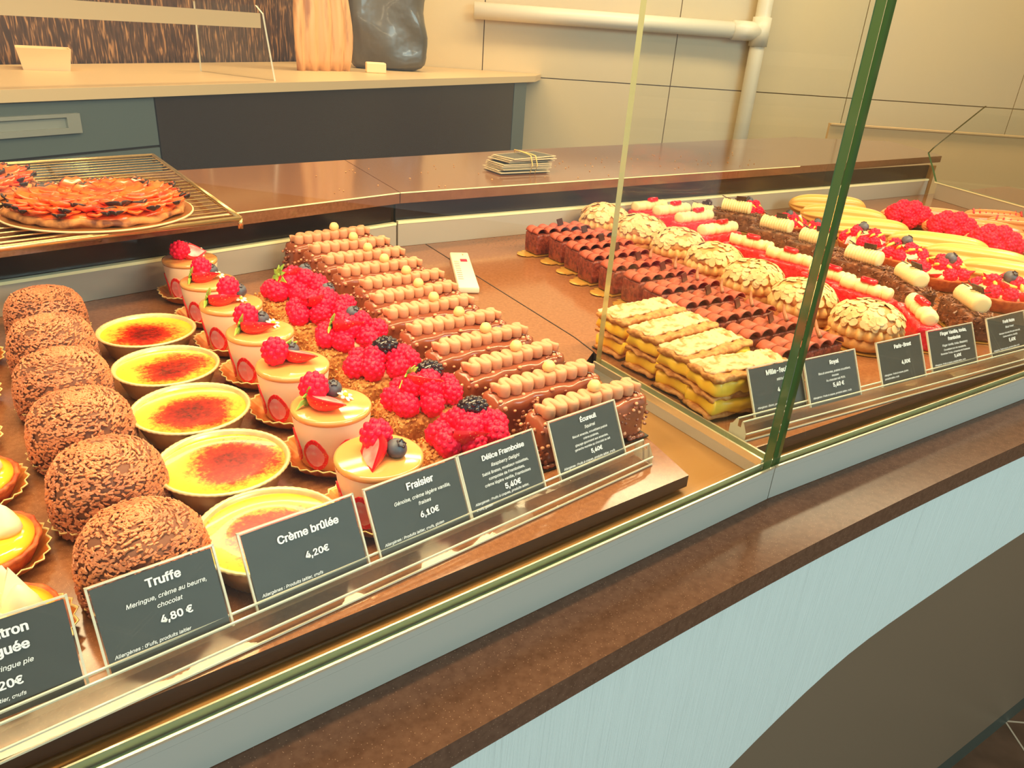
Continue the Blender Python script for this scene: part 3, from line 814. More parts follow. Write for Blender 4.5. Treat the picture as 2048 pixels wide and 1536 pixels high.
def price_card(pa, pb, lines, label, gold=False):
    pa = Vector(pa); pb = Vector(pb); u = (pb-pa).normalized(); W = (pb-pa).length
    X = Vector((u.x, u.y, 0)); w = Vector((-u.y, u.x, 0))
    Y = (Vector((0, 0, 1))*math.cos(TILT) + w*math.sin(TILT)); Z = X.cross(Y)
    o = (pa+pb)/2
    T = Matrix(((X.x, Y.x, Z.x, o.x), (X.y, Y.y, Z.y, o.y), (X.z, Y.z, Z.z, DECK+0.0145), (0, 0, 0, 1)))
    t = thing('price_card', label, 'price card', T=T, group='price cards along the counter front')
    MB().add(g_box(W, CH, 0.0008, (0, CH/2, 0)), 0, False).obj('card_panel', ['card'], t)
    mb = MB(); b = 0.0022
    mb.add(g_box(W+2*b, CH+b, 0.0006, (0, CH/2+b/2, 0.0011)), 0, False)
    for (sx, sy, c) in ((b*0.6, CH+b, (-W/2-b*0.7, CH/2+b/2, 0.0)), (b*0.6, CH+b, (W/2+b*0.7, CH/2+b/2, 0.0)), (W+2*b, b*0.5, (0, CH+b*0.7, 0.0))):
        mb.add(g_box(sx, sy, 0.002, c), 1, False)
    o = mb.obj('clear_sleeve', ['acrylsleeve', 'acryledge'], t); o['label'] = 'clear acrylic sleeve'
    for (s, name, x, y, size, bold, ital, al) in lines:
        me = text_mesh(s, size, bold, ital, al)
        xs = [v.co.x for v in me.vertices]; wd = max(xs)-min(xs) if xs else 0
        k = min(1.0, (W*0.94)/wd) if wd else 1
        if al == 'LEFT' : x = -W/2 + 0.003
        put(name, me, t, Matrix.Translation((x, y, 0.0015)) @ Matrix.Diagonal((k, 1, 1, 1)))
Ti, Su, De, Pr, Al = 'title_lettering', 'subtitle_lettering', 'description_lettering', 'price_lettering', 'allergen_lettering'
def L3(title, sub, desc, price, allerg, tsize=0.0086, psize=0.0074, ty=0.043):
    out = []; y = ty
    for s in title: out.append((s, Ti, 0.004, y, tsize, True, False, 'CENTER')); y -= tsize*1.05
    for s in sub: out.append((s, Su, 0.004, y, 0.0047, False, True, 'CENTER')); y -= 0.0054
    yd = 0.0195 + 0.0045*len(desc)
    for s in desc: out.append((s, De, 0.003, min(y, yd), 0.0041 if len(desc) < 4 else 0.0035, False, False, 'CENTER')); y = min(y, yd) - (0.0044 if len(desc) < 4 else 0.0038); yd = y
    py = min(0.0235, y - 0.003) if len(desc) < 2 else max(0.0155, y - 0.0015)
    out.append((price, Pr, 0.006, py, psize, True, False, 'CENTER'))
    ya = 0.0128 if len(allerg) > 1 else 0.0092
    if len(desc) > 1: ya = 0.0105 if len(allerg) > 1 else 0.0088
    for s in allerg: out.append((s, Al, 0, ya, 0.0036, False, True, 'LEFT')); ya -= 0.0042
    return out
FC = 'Allergènes : Fruits à coques, produits laitier, œufs'
CARDS = [
 (((-0.28400000000000003, 0.24450000000000002), (-0.221, 0.294)), L3(['Tarte citron', 'meringuée'], ['Lemon meringue pie'], [], '4,20€', ['Allergènes : Gluten, produits laitier, œufs']), 'slate price card lettered citron meringuee, leftmost on the holder'),
 (((-0.2104, 0.3024), (-0.1603, 0.346)), L3(['Truffe'], ['Meringue, crème au beurre,', 'chocolat'], [], '4,80 €', ['Allergènes : Œufs, produits laitier']), 'slate price card lettered Truffe, in front of the truffle domes'),
 (((-0.147, 0.3601), (-0.0897, 0.4108)), L3(['Crème brûlée'], [], [], '4,20€', ['Allergènes : Produits laitier, œufs'], ty=0.039), 'slate price card lettered Creme brulee, in front of the custard dishes'),
 (((-0.0805, 0.4189), (-0.0242, 0.4708)), L3(['Fraisier'], ['Génoise, crème légère vanille,', 'fraises'], [], '6,10€', ['Allergènes : Produits laitier, œufs, gluten']), 'slate price card lettered Fraisier, in front of the strawberry cream cakes'),
 (((-0.021, 0.4738), (0.0331, 0.5225)), L3(['Délice Framboise'], ['Raspberry Delight'], ['Sablé Breton, moelleux noisettes,', 'compotée de Framboises,', 'crème légère vanille, Framboises'], '5,40€', ['Allergènes : Fruits à coques, produits laitier,', 'œufs, gluten'], 0.0068), 'slate price card lettered Delice Framboise, in front of the raspberry cakes'),
 (((0.0485, 0.5382), (0.1061, 0.5885)), L3(['Écureuil'], ['Squirrel'], ['Biscuit amande, croustillant praliné', 'crème pralinée,', 'glaçage gourmand aux amandes,', 'ganache montée au chocolat au lait'], '5,40€', [FC], 0.0066, 0.0062, 0.0445), 'slate price card lettered Ecureuil, in front of the praline bars'),
 (((0.2504, 0.6839), (0.3143, 0.7237)), L3(['Mille-feuille'], ['Millfoil'], [], '4,90€', ['Allergènes : Gluten, produits laitier, œufs']), 'slate price card lettered Mille-feuille, beside the custard slices'),
 (((0.3185, 0.7185), (0.3862, 0.7601)), L3(['Royal'], [], ['Biscuit amandes, praliné croustillant,', 'mousse', 'Au chocolat noir 70%'], '5,40 €', [FC], 0.0072), 'slate price card lettered Royal, right of the glass joint'),
 (((0.4231, 0.7858), (0.4903, 0.8278)), L3(['Paris-Brest'], [], [], '4,80€', ['Allergènes : Fruits à coques, gluten,', 'produits laitier, œufs'], 0.0076), 'slate price card lettered Paris-Brest, in front of the almond bun'),
 (((0.5059, 0.8393), (0.5821, 0.8849)), L3(['Finger Vanille, tonka,', 'framboise'], ['Finger Vanilla, tonka, Raspberry'], ['Croustillant noix de macadamia,', 'Bavaroise Tonka, compotée de Framboise'], '5,40€', [FC], 0.0070, 0.0064, 0.0452), 'slate price card lettered Finger Vanille, tonka, framboise'),
 (((0.6135, 0.9051), (0.6876, 0.953)), L3(['Forêt Noire'], ['Black Forest'], ['Génoise chocolat, Mousse chocolat,', 'Cerise amarena, chantilly'], '5,40€', [FC], 0.0070), 'slate price card lettered Foret Noire, rightmost on the holder'),
]
for (pa, pb), lines, label in CARDS: price_card(pa, pb, lines, label)

# ================================================================ FOOD: SHARED PIECES
rnd = random.Random(7)
def fib(n, lo=-1.0):
    out = []
    for i in range(n):
        z = 1 - (1-lo)*(i+0.5)/n
        r = math.sqrt(max(0, 1-z*z)); a = i*2.399963
        out.append(Vector((r*math.cos(a), r*math.sin(a), z)))
    return out
def berry_mesh(name, m, rx, rz, n, dr):
    mb = MB(); mb.add(g_ell(rx*0.97, rx*0.97, rz*0.98, 12, 8), 0)
    for d in fib(n, -0.9):
        k = 1.0 - 0.22*max(0, -d.z)
        mb.add(g_ell(dr, dr, dr, 6, 4, (d.x*rx*0.84*k, d.y*rx*0.84*k, d.z*rz*0.86)), 0)
    return mb.mesh(name, [m])
RASP = berry_mesh('raspberry', 'rasp', 0.0116, 0.0128, 44, 0.0032)
BLACK = berry_mesh('blackberry', 'blackb', 0.0100, 0.0140, 50, 0.0028)
def blue_mesh():
    mb = MB(); mb.add(g_ell(0.0078, 0.0078, 0.0070, 14, 9), 0)
    mb.add(g_lathe([(0.0032, 0.0062), (0.0036, 0.0076), (0.0024, 0.0074), (0.0018, 0.0066)], 10, lambda r, z, t, i: (r*(1+0.18*math.cos(5*t)), z)), 1)
    return mb.mesh('blueberry', ['blueb', 'blackb'])
BLUE = blue_mesh()
def straw_half():
    mb = MB(); nv, nu = 8, 12; v = []; f = []
    for j in range(nv+1):
        s = j/nv; x = -0.012 + 0.027*s
        r = 0.0105*math.sin(PI*min(1, 0.14 + 0.86*s)**0.75)*(1.0 if s < .5 else 1-0.25*(s-.5)) + 0.0002
        for i in range(nu+1):
            a = PI*i/nu
            v.append((x, -r*math.cos(a), -r*math.sin(a)*0.85))
    for j in range(nv):
        for i in range(nu):
            a = j*(nu+1)+i; f.append((a, a+1, a+nu+2, a+nu+1))
    mb.add((v, f), 0)
    top = []; bot = []
    for j in range(nv+1):
        b = j*(nu+1); top.append(v[b]); bot.append(v[b+nu])
    cap = top + list(reversed(bot))
    vv = [(p[0], p[1], 0) for p in cap]; vv2 = [(p[0]*0.8 + 0.0006, p[1]*0.72, 0.0003) for p in cap]
    n = len(cap)
    mb.add((vv + vv2, [(i, (i+1) % n, (i+1) % n+n, i+n) for i in range(n)]), 0, False)
    mb.add((vv2, [list(range(n))]), 1, False)
    return mb.mesh('strawberry_half', ['straw', 'strawcut'])
STRAW = straw_half()
def calyx_mesh():
    mb = MB()
    for k in range(8):
        a = 2*PI*k/8; L = 0.010 + 0.002*(k % 3); w = 0.0022
        pts = [(0.001, -w*0.6, 0.001), (0.001, w*0.6, 0.001), (L*0.55, w, 0.003), (L, 0, 0.0015), (L*0.55, -w, 0.003)]
        low = [(x, y, z-0.0007) for (x, y, z) in pts]
        n = 5
        mb.add((pts+low, [(0, 4, 3, 2, 1), (5, 6, 7, 8, 9)] + [(i, (i+1) % n, (i+1) % n+n, i+n) for i in range(n)]), 0, False, Matrix.Rotation(a, 4, 'Z'))
    mb.add(g_ell(0.002, 0.002, 0.0016, 8, 5, (0, 0, 0.002)), 0)
    return mb.mesh('calyx', ['leaf'])
CALYX = calyx_mesh()
def blossom_mesh():
    mb = MB()
    for k in range(7):
        a = 2*PI*k/7
        mb.add(g_ell(0.0032, 0.0018, 0.0008, 8, 4, (0.0048, 0, 0.0008)), 0, True, Matrix.Rotation(a, 4, 'Z'))
    mb.add(g_ell(0.0022, 0.0022, 0.0018, 8, 5, (0, 0, 0.0016)), 1)
    return mb.mesh('blossom', ['petal', 'yolk'])
BLOSSOM = blossom_mesh()
def paper_cup_mesh(r=0.046, h=0.011, nfl=26):
    mb = MB()
    def mod(rr, z, t, i):
        k = (rr - r*0.72)/(r*0.28) if rr > r*0.72 else 0
        return rr*(1 + 0.035*k*math.cos(nfl*t)) + 0.0012*k*math.sin(3*t+1), z + 0.0016*k*math.sin(5*t)
    prof = [(0.001, 0.0004), (r*0.74, 0.0004), (r*0.84, h*0.35), (r*0.95, h*0.8), (r, h)]
    inner = [(x*0.985, z+0.0009) for (x, z) in reversed(prof)]
    mb.add(g_lathe(prof[:-1] + [(r*0.985, h*0.93)], 104, mod, True, False), 0)
    mb.add(g_lathe([(r*0.985, h*0.93), (r, h+0.0004), (r*0.985, h+0.0008), (r*0.968, h*0.95)], 104, mod, False, False), 1)
    mb.add(g_lathe([(r*0.968, h*0.95)] + inner[1:], 104, mod, False, True), 0)
    return mb.mesh('paper_cup', ['cupgold', 'cuprim'])
CUP = paper_cup_mesh()
CUPBIG = paper_cup_mesh(0.0412, 0.011)
CUPSM = paper_cup_mesh(0.041, 0.007)

def spread(spots):
    # same end points, equal steps along the row
    P = [Vector((s[0], s[1])) for s in spots]; d = [0.0]
    for a, b in zip(P, P[1:]): d.append(d[-1] + (b-a).length)
    out = []; n = len(P)-1
    for i, s in enumerate(spots):
        t_ = d[-1]*i/n; k = max(j for j in range(n) if d[j] <= t_ + 1e-9)
        q = P[k] + (P[k+1]-P[k])*((t_-d[k])/(d[k+1]-d[k]))
        out.append((q.x, q.y) + tuple(s[2:]))
    return out
def row(proto, spots, labels, group, z=DECK+0.0007):
    """first spot moves the prototype, the others are copies of it and its parts"""
    out = []
    for i, s in enumerate(spots):
        o = proto if i == 0 else copy_tree(proto)
        o.location = (s[0], s[1], z); o.rotation_euler = (0, 0, s[2])
        k = s[3] if len(s) > 3 else 1.0; o.scale = (k, k, k)
        o['label'] = labels[i]; o['group'] = group; out.append(o)
    return out

# ================================================================ TRUFFLE DOMES
t = thing('truffle_dome', '', 'cake')
put('paper_cup', CUPBIG, t)['label'] = 'scalloped gold paper cup'
mb = MB(); prof = [(0.0385, 0.004), (0.0398, 0.014), (0.0392, 0.028), (0.0365, 0.042), (0.030, 0.052), (0.015, 0.0572), (0.002, 0.058)]
mb.add(jitter(g_lathe(prof, 28), 0.002, 60, 3), 1)
rr = random.Random(3)
def dome_pt(s, a):
    s = s*(len(prof)-1); i = min(int(s), len(prof)-2); k = s-i
    r = prof[i][0]*(1-k)+prof[i+1][0]*k; z = prof[i][1]*(1-k)+prof[i+1][1]*k
    dr = prof[i+1][0]-prof[i][0]; dz = prof[i+1][1]-prof[i][1]
    n = Vector((dz, -dr)).normalized()
    return Vector((r*math.cos(a), r*math.sin(a), z)), Vector((n.x*math.cos(a), n.x*math.sin(a), n.y))
cand = []
while len(cand) < 2700:
    s = rr.random(); i = min(int(s*(len(prof)-1)), len(prof)-2)
    if rr.random() < prof[i][0]/0.04: cand.append((s, rr.random()*2*PI))
for (s, a) in cand:
    p, n = dome_pt(s, a)
    tan = Vector((-math.sin(a), math.cos(a), 0)); upv = n.cross(tan)
    g = rr.gauss(0.15, 0.5)
    X = tan*math.cos(g) + upv*math.sin(g); X = (X + n*rr.uniform(-0.15, 0.6)).normalized(); Y = n.cross(X).normalized(); Z = X.cross(Y)
    L = rr.uniform(0.0028, 0.0054); w = rr.uniform(0.00055, 0.0010); h = 0.00042; c = rr.uniform(0.0002, 0.0008)
    T = Matrix(((X.x, Y.x, Z.x, p.x+n.x*0.0012), (X.y, Y.y, Z.y, p.y+n.y*0.0012), (X.z, Y.z, Z.z, p.z+n.z*0.0012), (0, 0, 0, 1)))
    v = []
    for (x, zz) in ((-L/2, -c), (0, c*0.6), (L/2, -c)):
        v += [(x, -w, zz-h), (x, w, zz-h), (x, w*0.8, zz+h), (x, -w*0.8, zz+h)]
    f = [(3, 2, 1, 0), (8, 9, 10, 11)]
    for j in (0, 4):
        for q in range(4): f.append((j+q, j+(q+1) % 4, j+4+(q+1) % 4, j+4+q))
    mb.add((v, f), 0, False, T)
mb.obj('flaked_dome', ['flake', 'flakecore'], t)
TS = [(*(-0.232, 0.3886), 0.3, 1.0), (*(-0.2755, 0.4414), 1.9, 1.0), (*(-0.3347, 0.5142), 3.4, 1.0), (*(-0.393, 0.5866), 5.2, 1.0), (*(-0.453, 0.6687), 0.9, 1.0), (*(-0.5307, 0.7832), 2.6, 1.0)]
row(t, spread(TS), ['chocolate-flaked truffle dome right behind the Truffe price card'] + [f'chocolate-flaked truffle dome, {ORD[i]} back from the Truffe price card' for i in range(1, 5)] + ['chocolate-flaked truffle dome at the back end of its row, by the white back panel'], 'truffle domes in a row')

# ================================================================ LEMON TARTS
t = thing('lemon_meringue_tart', '', 'tart')
put('paper_cup', CUP, t)['label'] = 'scalloped gold paper cup'
def flute(r, z, t_, i): return (r*(1+0.012*math.cos(20*t_)), z)
MB().add(jitter(g_lathe([(0.034, 0.003), (0.040, 0.016), (0.0415, 0.019), (0.039, 0.020), (0.037, 0.017), (0.001, 0.016)], 60, flute), 0.0012, 120, 2), 0).obj('tart_shell', 'shell', t)
MB().add(g_lathe([(0.0375, 0.0165), (0.037, 0.021), (0.030, 0.0245), (0.016, 0.0262), (0.001, 0.0265)], 40), 0).obj('lemon_curd', 'lemon', t)
for k in range(6):
    a = 2*PI*k/5 if k < 5 else 0; rr0 = 0.0185 if k < 5 else 0
    mb = MB(); hh = 0.022 + 0.003*(k % 2)
    pr = [(0.0105, 0), (0.0122, 0.004), (0.0110, 0.009), (0.0075, 0.0145), (0.0035, 0.0195), (0.0006, hh)]
    mb.add(g_lathe(pr, 20, lambda r, z, th, i: (r*(1+0.04*math.cos(3*th+i)), z)), 0)
    o = mb.obj('meringue_peak', 'meringue', t); o.location = (rr0*math.cos(a), rr0*math.sin(a), 0.0245 if k < 5 else 0.030); o.rotation_euler = (0.12*math.sin(a), 0.1, a)
LT = [(-0.2907, 0.3293), (-0.3483, 0.4014), (-0.4065, 0.4703), (-0.4665, 0.5285), (-0.516, 0.6072), (-0.5693, 0.6912)]
lt = row(t, spread([(x-0.005, y-0.002, 0.4+1.3*i, 0.95) for i, (x, y) in enumerate(LT)]), ['lemon tart with meringue peaks, half behind the citron meringuee price card', 'lemon meringue tart, second from the citron meringuee card', 'lemon meringue tart, third from the citron meringuee card', 'lemon meringue tart cut by the left picture edge, fourth from its card', 'lemon tart of which only a sliver shows, fifth from its card', 'lemon tart showing only a paper rim, sixth from its card'], 'lemon meringue tarts')
for q in (0, 1):
    mb = MB(); mb.add(([(0, 0, 0), (0.03, 0, 0), (0.013, 0.001, 0.034), (0, 0.0022, 0), (0.03, 0.0022, 0), (0.013, 0.0032, 0.034)], [(0, 1, 2), (5, 4, 3), (0, 3, 4, 1), (1, 4, 5, 2), (2, 5, 3, 0)]), 0, False)
    o = mb.obj('white_chocolate_triangle', 'whitechoc', lt[0]); o.location = (0.008-0.026*q, -0.012+0.018*q, 0.026); o.rotation_euler = (-0.3, 0.1, 0.5+q)

# ================================================================ CRÈME BRÛLÉES
t = thing('creme_brulee', '', 'dessert')
def crimp(r, z, th, i): return (r*(1+0.006*math.cos(60*th)*(1 if 0 < i < 4 else 0.4)), z)
mb = MB()
mb.add(g_lathe([(0.038, 0.0006), (0.041, 0.003), (0.0495, 0.024), (0.050, 0.0268)], 120, crimp, True, False), 1)
mb.add(g_lathe([(0.050, 0.0268), (0.0535, 0.0278), (0.0543, 0.0292), (0.0530, 0.0304), (0.0512, 0.0300), (0.0500, 0.0288), (0.0490, 0.0250)], 120, crimp, False, False), 0)
mb.obj('foil_dish', ['foil', 'foildark'], t)
MB().add(g_lathe([(0.0494, 0.0262), (0.0480, 0.0255), (0.030, 0.0258), (0.001, 0.0262)], 64, None, False, True), 0).obj('caramelised_custard', 'custard', t)
CB = [(*(-0.1614, 0.4275), 0.2, .955), (*(-0.2207, 0.503), 1.5, .955), (*(-0.2826, 0.5877), 0.0, .945), (*(-0.3403, 0.6687), 0.5, .93), (*(-0.4079, 0.7643), -0.6, .94)]
row(t, spread(CB), ['creme brulee in a foil dish, partly behind the Creme brulee price card'] + [f'creme brulee in a foil dish, {ORD[i]} from the Creme brulee price card' for i in range(1, 4)] + ['palest creme brulee in a foil dish, farthest back of its row'], 'custards in foil dishes')

# ================================================================ FRAISIERS
t = thing('fraisier_cake', '', 'cake')
put('paper_cup', CUPBIG, t)['label'] = 'scalloped gold paper cup'
MB().add(g_lathe([(0.0262, 0.004), (0.0285, 0.020), (0.0316, 0.046), (0.0312, 0.047), (0.001, 0.047)], 48), 0).obj('cream_body', 'cream', t)
MB().add(g_lathe([(0.0318, 0.0465), (0.0324, 0.0485), (0.0318, 0.0508), (0.0300, 0.0514), (0.001, 0.0517)], 48), 0).obj('peach_glaze', 'glaze', t)
SL = MB()
v = []; n = 14
pts = [(0.0112*math.cos(2*PI*k/n)*(1-0.35*max(0, math.sin(2*PI*k/n))), 0.0148*math.sin(2*PI*k/n)) for k in range(n)]
def bend(x, z, r):
    a = x/0.029; r += (z-0.0175)*0.13 - 0.0030; return (r*math.cos(a), r*math.sin(a), z)
for (k, r, s) in ((0, 0.0300, 1.0), (1, 0.0322, 1.0), (2, 0.0324, 0.74)):
    v += [bend(x*s, 0.0190 + z*s, r) for (x, z) in pts]
f = [list(range(n-1, -1, -1))]
SL.add((v, [(i, (i+1) % n, (i+1) % n+n, i+n) for i in range(n)] + [(n+i, n+(i+1) % n, (i+1) % n+2*n, i+2*n) for i in range(n)]), 0, False)
SL.add((v[2*n:], [list(range(n))]), 1, False)
SLM = SL.mesh('strawberry_slice', ['straw', 'strawcut'])
for k in range(7):
    put('strawberry_slice', SLM, t, Matrix.Rotation(2*PI*k/7 + 0.2, 4, 'Z'))
FR = [(*(-0.0975, 0.4925), ROTL, 1.06), (*(-0.1473, 0.5612), ROTL, 1.06), (*(-0.2012, 0.6352), ROTL, 1.06), (*(-0.2602, 0.7152), ROTL, 1.06), (*(-0.3148, 0.7849), ROTL, 1.06), (*(-0.3762, 0.8676), ROTL, 1.02), (*(-0.4357, 0.9508), ROTL, 1.06)]
fr = row(t, spread(FR), ['strawberry cream cake nearest the Fraisier price card, topped with a cut strawberry tip'] + [f'strawberry cream cake, {ORD[i]} back from the Fraisier price card' for i in range(1, 6)] + ['strawberry cream cake farthest back, against the white back panel'], 'fraisiers in a row')
def top_berries(c, spec, zt):
    for (kind, x, y, z, rot) in spec:
        T = Matrix.Translation((x, y, zt+z)) @ Matrix.Rotation(rot[2], 4, 'Z') @ Matrix.Rotation(rot[1], 4, 'Y') @ Matrix.Rotation(rot[0], 4, 'X')
        if kind[0] == 'S': T = T @ Matrix.Scale(1.22, 4)
        if kind == 'R': put('raspberry', RASP, c, T)
        elif kind == 'S': put('strawberry_half', STRAW, c, T)
        elif kind == 'SC':
            s = put('strawberry_half', STRAW, c, T); put('calyx', CALYX, s, Matrix.Translation((-0.0115, 0, -0.002)) @ Matrix.Rotation(-1.25, 4, 'Y'))
        elif kind == 'B': put('blueberry', BLUE, c, T)
        elif kind == 'K': put('blackberry', BLACK, c, T)
        elif kind == 'F': put('blossom', BLOSSOM, c, T)
# local axes: x along the counter front (right), y into the case
for i, c in enumerate(fr):
    if i == 0: spec = [('R', 0.002, 0.008, 0.0105, (0.2, 0.2, 0)), ('S', -0.008, -0.004, 0.006, (0.9, 0.3, -2.0)), ('B', 0.010, -0.008, 0.006, (0.6, 0.3, 0))]
    elif i == 1: spec = [('R', -0.010, 0.010, 0.0125, (-0.2, 0.1, 0)), ('SC', -0.006, -0.008, 0.009, (-0.35, 0.0, -1.1)), ('B', 0.006, 0.010, 0.008, (0.4, 0, 0)), ('F', 0.013, 0.002, 0.003, (0.4, 0.3, 0.3))]
    elif i == 2: spec = [('R', -0.014, 0.004, 0.0125, (0, 0.1, 0)), ('SC', 0.008, 0.000, 0.009, (-0.35, 0.0, -1.0)), ('B', 0.004, 0.013, 0.007, (0.4, 0, 0))]
    elif i == 3: spec = [('R', -0.009, 0.012, 0.0115, (0, 0.1, 0)), ('SC', -0.003, -0.004, 0.0085, (-0.5, 0.0, -0.5)), ('B', 0.006, 0.011, 0.007, (0.4, 0, 0)), ('F', 0.014, 0.003, 0.003, (0.5, 0.2, 0.3))]
    elif i == 4: spec = [('R', 0.002, 0.012, 0.0115, (0, 0.3, 0)), ('SC', -0.008, -0.002, 0.0085, (-0.5, 0.0, -0.3)), ('B', 0.013, 0.010, 0.008, (0.4, 0, 0)), ('F', 0.009, -0.003, 0.003, (0.3, 0.2, 0.3))]
    elif i == 5: spec = [('R', -0.003, 0.013, 0.0115, (0, 0.1, 0)), ('SC', -0.004, -0.002, 0.0085, (-0.5, 0.0, -0.2)), ('B', 0.008, 0.012, 0.008, (0.4, 0, 0)), ('F', 0.013, 0.002, 0.004, (0.4, 0.2, 0.3))]
    else: spec = [('R', -0.010, 0.002, 0.010, (1.2, 0.1, 0)), ('S', 0.006, 0.001, 0.008, (0.7, 0.2, 0.3)), ('B', 0.001, 0.013, 0.010, (0.3, 0, 0)), ('F', 0.014, 0.006, 0.004, (0.9, 0.2, 0.3))]
    top_berries(c, spec, 0.0515)

# ================================================================ DÉLICES FRAMBOISE
def crumb_block(sx, sy, h, n, seed):
    mb = MB(); mb.add(jitter(g_rbox(sx, sy, h, 0.005, 2, (0, 0, h/2+0.0025), cuts=0.012), 0.0015, 90, seed), 0)
    r = random.Random(seed)
    for _ in range(n):
        face = r.random()
        if face < 0.42: p = Vector((r.uniform(-sx/2, sx/2), r.uniform(-sy/2, sy/2), h+0.0028))
        elif face < 0.74: p = Vector((r.uniform(-sx/2, sx/2), r.choice((-1, 1))*sy/2, r.uniform(0.003, h)))
        else: p = Vector((r.choice((-1, 1))*sx/2, r.uniform(-sy/2, sy/2), r.uniform(0.003, h)))
        s = r.uniform(0.0011, 0.0022)
        vf = g_box(s*1.6, s*1.1, s, (0, 0, 0))
        mb.add(vf, 0, False, Tr(p.x, p.y, p.z, r.uniform(0, 6), r.uniform(0, 6), r.uniform(0, 6)))
    return mb.mesh('crumb_coated_base', ['crumb'])
CBASE = crumb_block(0.080, 0.050, 0.030, 620, 5)
def gold_tray(sx, sy, tab=True):
    mb = MB(); mb.add(g_box(sx, sy, 0.0014, (0, 0, 0.0011)), 0, False)
    mb.add(g_box(sx*0.998, sy*0.998, 0.0004, (0, 0, 0.0002)), 1, False)
    if tab:
        mb.add(g_box(0.014, sy*0.72, 0.0016, (-sx/2-0.006, 0, 0.0012)), 0, False)
        mb.add(g_ell(0.008, sy*0.30, 0.0009, 12, 5, (-sx/2-0.013, 0, 0.0012)), 0, False)
    return mb.mesh('gold_card_tray', ['goldboard', 'blackboard'])
DTRAY = gold_tray(0.084, 0.053, False)
t = thing('raspberry_delight_cake', '', 'cake')
put('gold_card_tray', DTRAY, t); put('crumb_coated_base', CBASE, t)
MB().add(g_lathe([(0.020, 0.032), (0.019, 0.037), (0.012, 0.0405), (0.001, 0.041)], 24), 0).obj('vanilla_cream', 'chantilly', t)
DE = [(*(-0.0334, 0.5579), ROTL, 1.0), (*(-0.0696, 0.6088), ROTL, 1.0), (*(-0.1172, 0.6691), ROTL, 1.0), (*(-0.1761, 0.7537), ROTL, 1.03), (*(-0.2251, 0.8166), ROTL, 1.05), (*(-0.278, 0.8898), ROTL, 1.08)]
de = row(t, spread(DE), ['raspberry cake with blackberry and cut strawberry, right behind the Delice Framboise price card', 'raspberry cake with a green strawberry crown, second from the Delice Framboise card', 'raspberry cake with a blackberry in the middle of its fruit ring', 'raspberry cake topped with a large blueberry, fourth from its card', 'raspberry cake second from the back end of its row', 'raspberry cake farthest back, with a strawberry piece on top'], 'raspberry cakes on crumb bases')
rr = random.Random(21)
for i, c in enumerate(de):
    spec = []
    for k in range(7):
        a = 2*PI*k/7 + 0.2*i
        spec.append(('R', 0.0275*math.cos(a)*1.05 + rr.uniform(-.002, .002), 0.0185*math.sin(a) + rr.uniform(-.001, .001), 0.0085 + rr.uniform(0, .003), (rr.uniform(-1.3, 1.3), rr.uniform(-1.3, 1.3), rr.uniform(0, 6))))
    for k in range(3):
        a = 2*PI*k/3 + 0.7*i
        spec.append(('R', 0.011*math.cos(a), 0.009*math.sin(a), 0.020, (rr.uniform(-1, 1), rr.uniform(-1, 1), 0)))
    extra = [[('K', 0.006, 0.006, 0.030, (1.45, 0.1, 1.0)), ('S', -0.010, -0.014, 0.020, (-0.6, 0.1, -0.4))],
             [('K', 0.014, 0.013, 0.026, (1.45, 0, 0.9)), ('SC', 0.000, -0.004, 0.029, (-0.4, 0, -0.9))],
             [('K', 0.000, -0.004, 0.029, (1.4, 0, 1.1))],
             [('B', 0.006, 0.006, 0.030, (0.5, 0.3, 0)), ('SC', -0.008, -0.008, 0.026, (-0.6, 0, -0.4))],
             [('B', 0.014, 0.010, 0.028, (0.4, 0.3, 0)), ('S', -0.006, -0.004, 0.027, (-0.4, 0, 0.2))],
             [('B', 0.016, 0.010, 0.026, (0.4, 0.3, 0)), ('SC', -0.004, 0.004, 0.029, (-0.5, 0, 0.3))]][i]
    top_berries(c, spec + extra, 0.0325)

# ================================================================ ÉCUREUIL PRALINE BARS
t = thing('praline_bar', '', 'cake')
mb = MB(); mb.add(g_box(0.136, 0.040, 0.0016, (0, 0, 0.001)), 0, False); mb.obj('black_card_tray', ['blackboard'], t)
mb = MB(); mb.add(jitter(jitter(g_rbox(0.130, 0.035, 0.043, 0.007, 3, (0, 0, 0.0235), cuts=0.006), 0.0022, 70, 9), 0.001, 220, 4), 0)
rr = random.Random(12)
for _ in range(330):
    face = rr.random()
    if face < 0.64: p = (rr.uniform(-.062, .062), rr.choice((-1, 1))*rr.uniform(.0173, .0180), rr.uniform(0.003, 0.041))
    elif face < 0.86: p = (rr.choice((-1, 1))*rr.uniform(.0648, .0655), rr.uniform(-.017, .017), rr.uniform(0.003, 0.040))
    else: p = (rr.uniform(-.062, .062), rr.uniform(-.016, .016), 0.0445)
    k_ = rr.random() < 0.3; s = rr.uniform(0.0012, 0.0021) if k_ else rr.uniform(0.001, 0.0022)
    mb.add(g_ell(s*1.3, s*1.1, s, 7, 5, p), 1 if k_ else 0)
for _ in range(60):                          # foot of the glaze
    a = rr.uniform(-.064, .064); sgn = rr.choice((-1, 1))
    mb.add(g_ell(0.004, 0.003, 0.0022, 7, 5, (a, sgn*0.0180, 0.0035)), 0)
mb.obj('milk_chocolate_glaze', ['gianduja', 'nut'], t)
path = []; A = 0.0066; per = 0.0138; x0 = -0.0585; NP = 8.5
for i in range(int(NP*20)+1):
    ph_ = i/20.0
    x = x0 + per*ph_ + 0.00092*math.sin(4*PI*ph_)
    path.append((x, A*math.cos(2*PI*ph_), 0.0505 + 0.0006*math.sin(7*ph_)))
rad = [0.0041*(1 if 6 < i < len(path)-7 else 0.72) for i in range(len(path))]
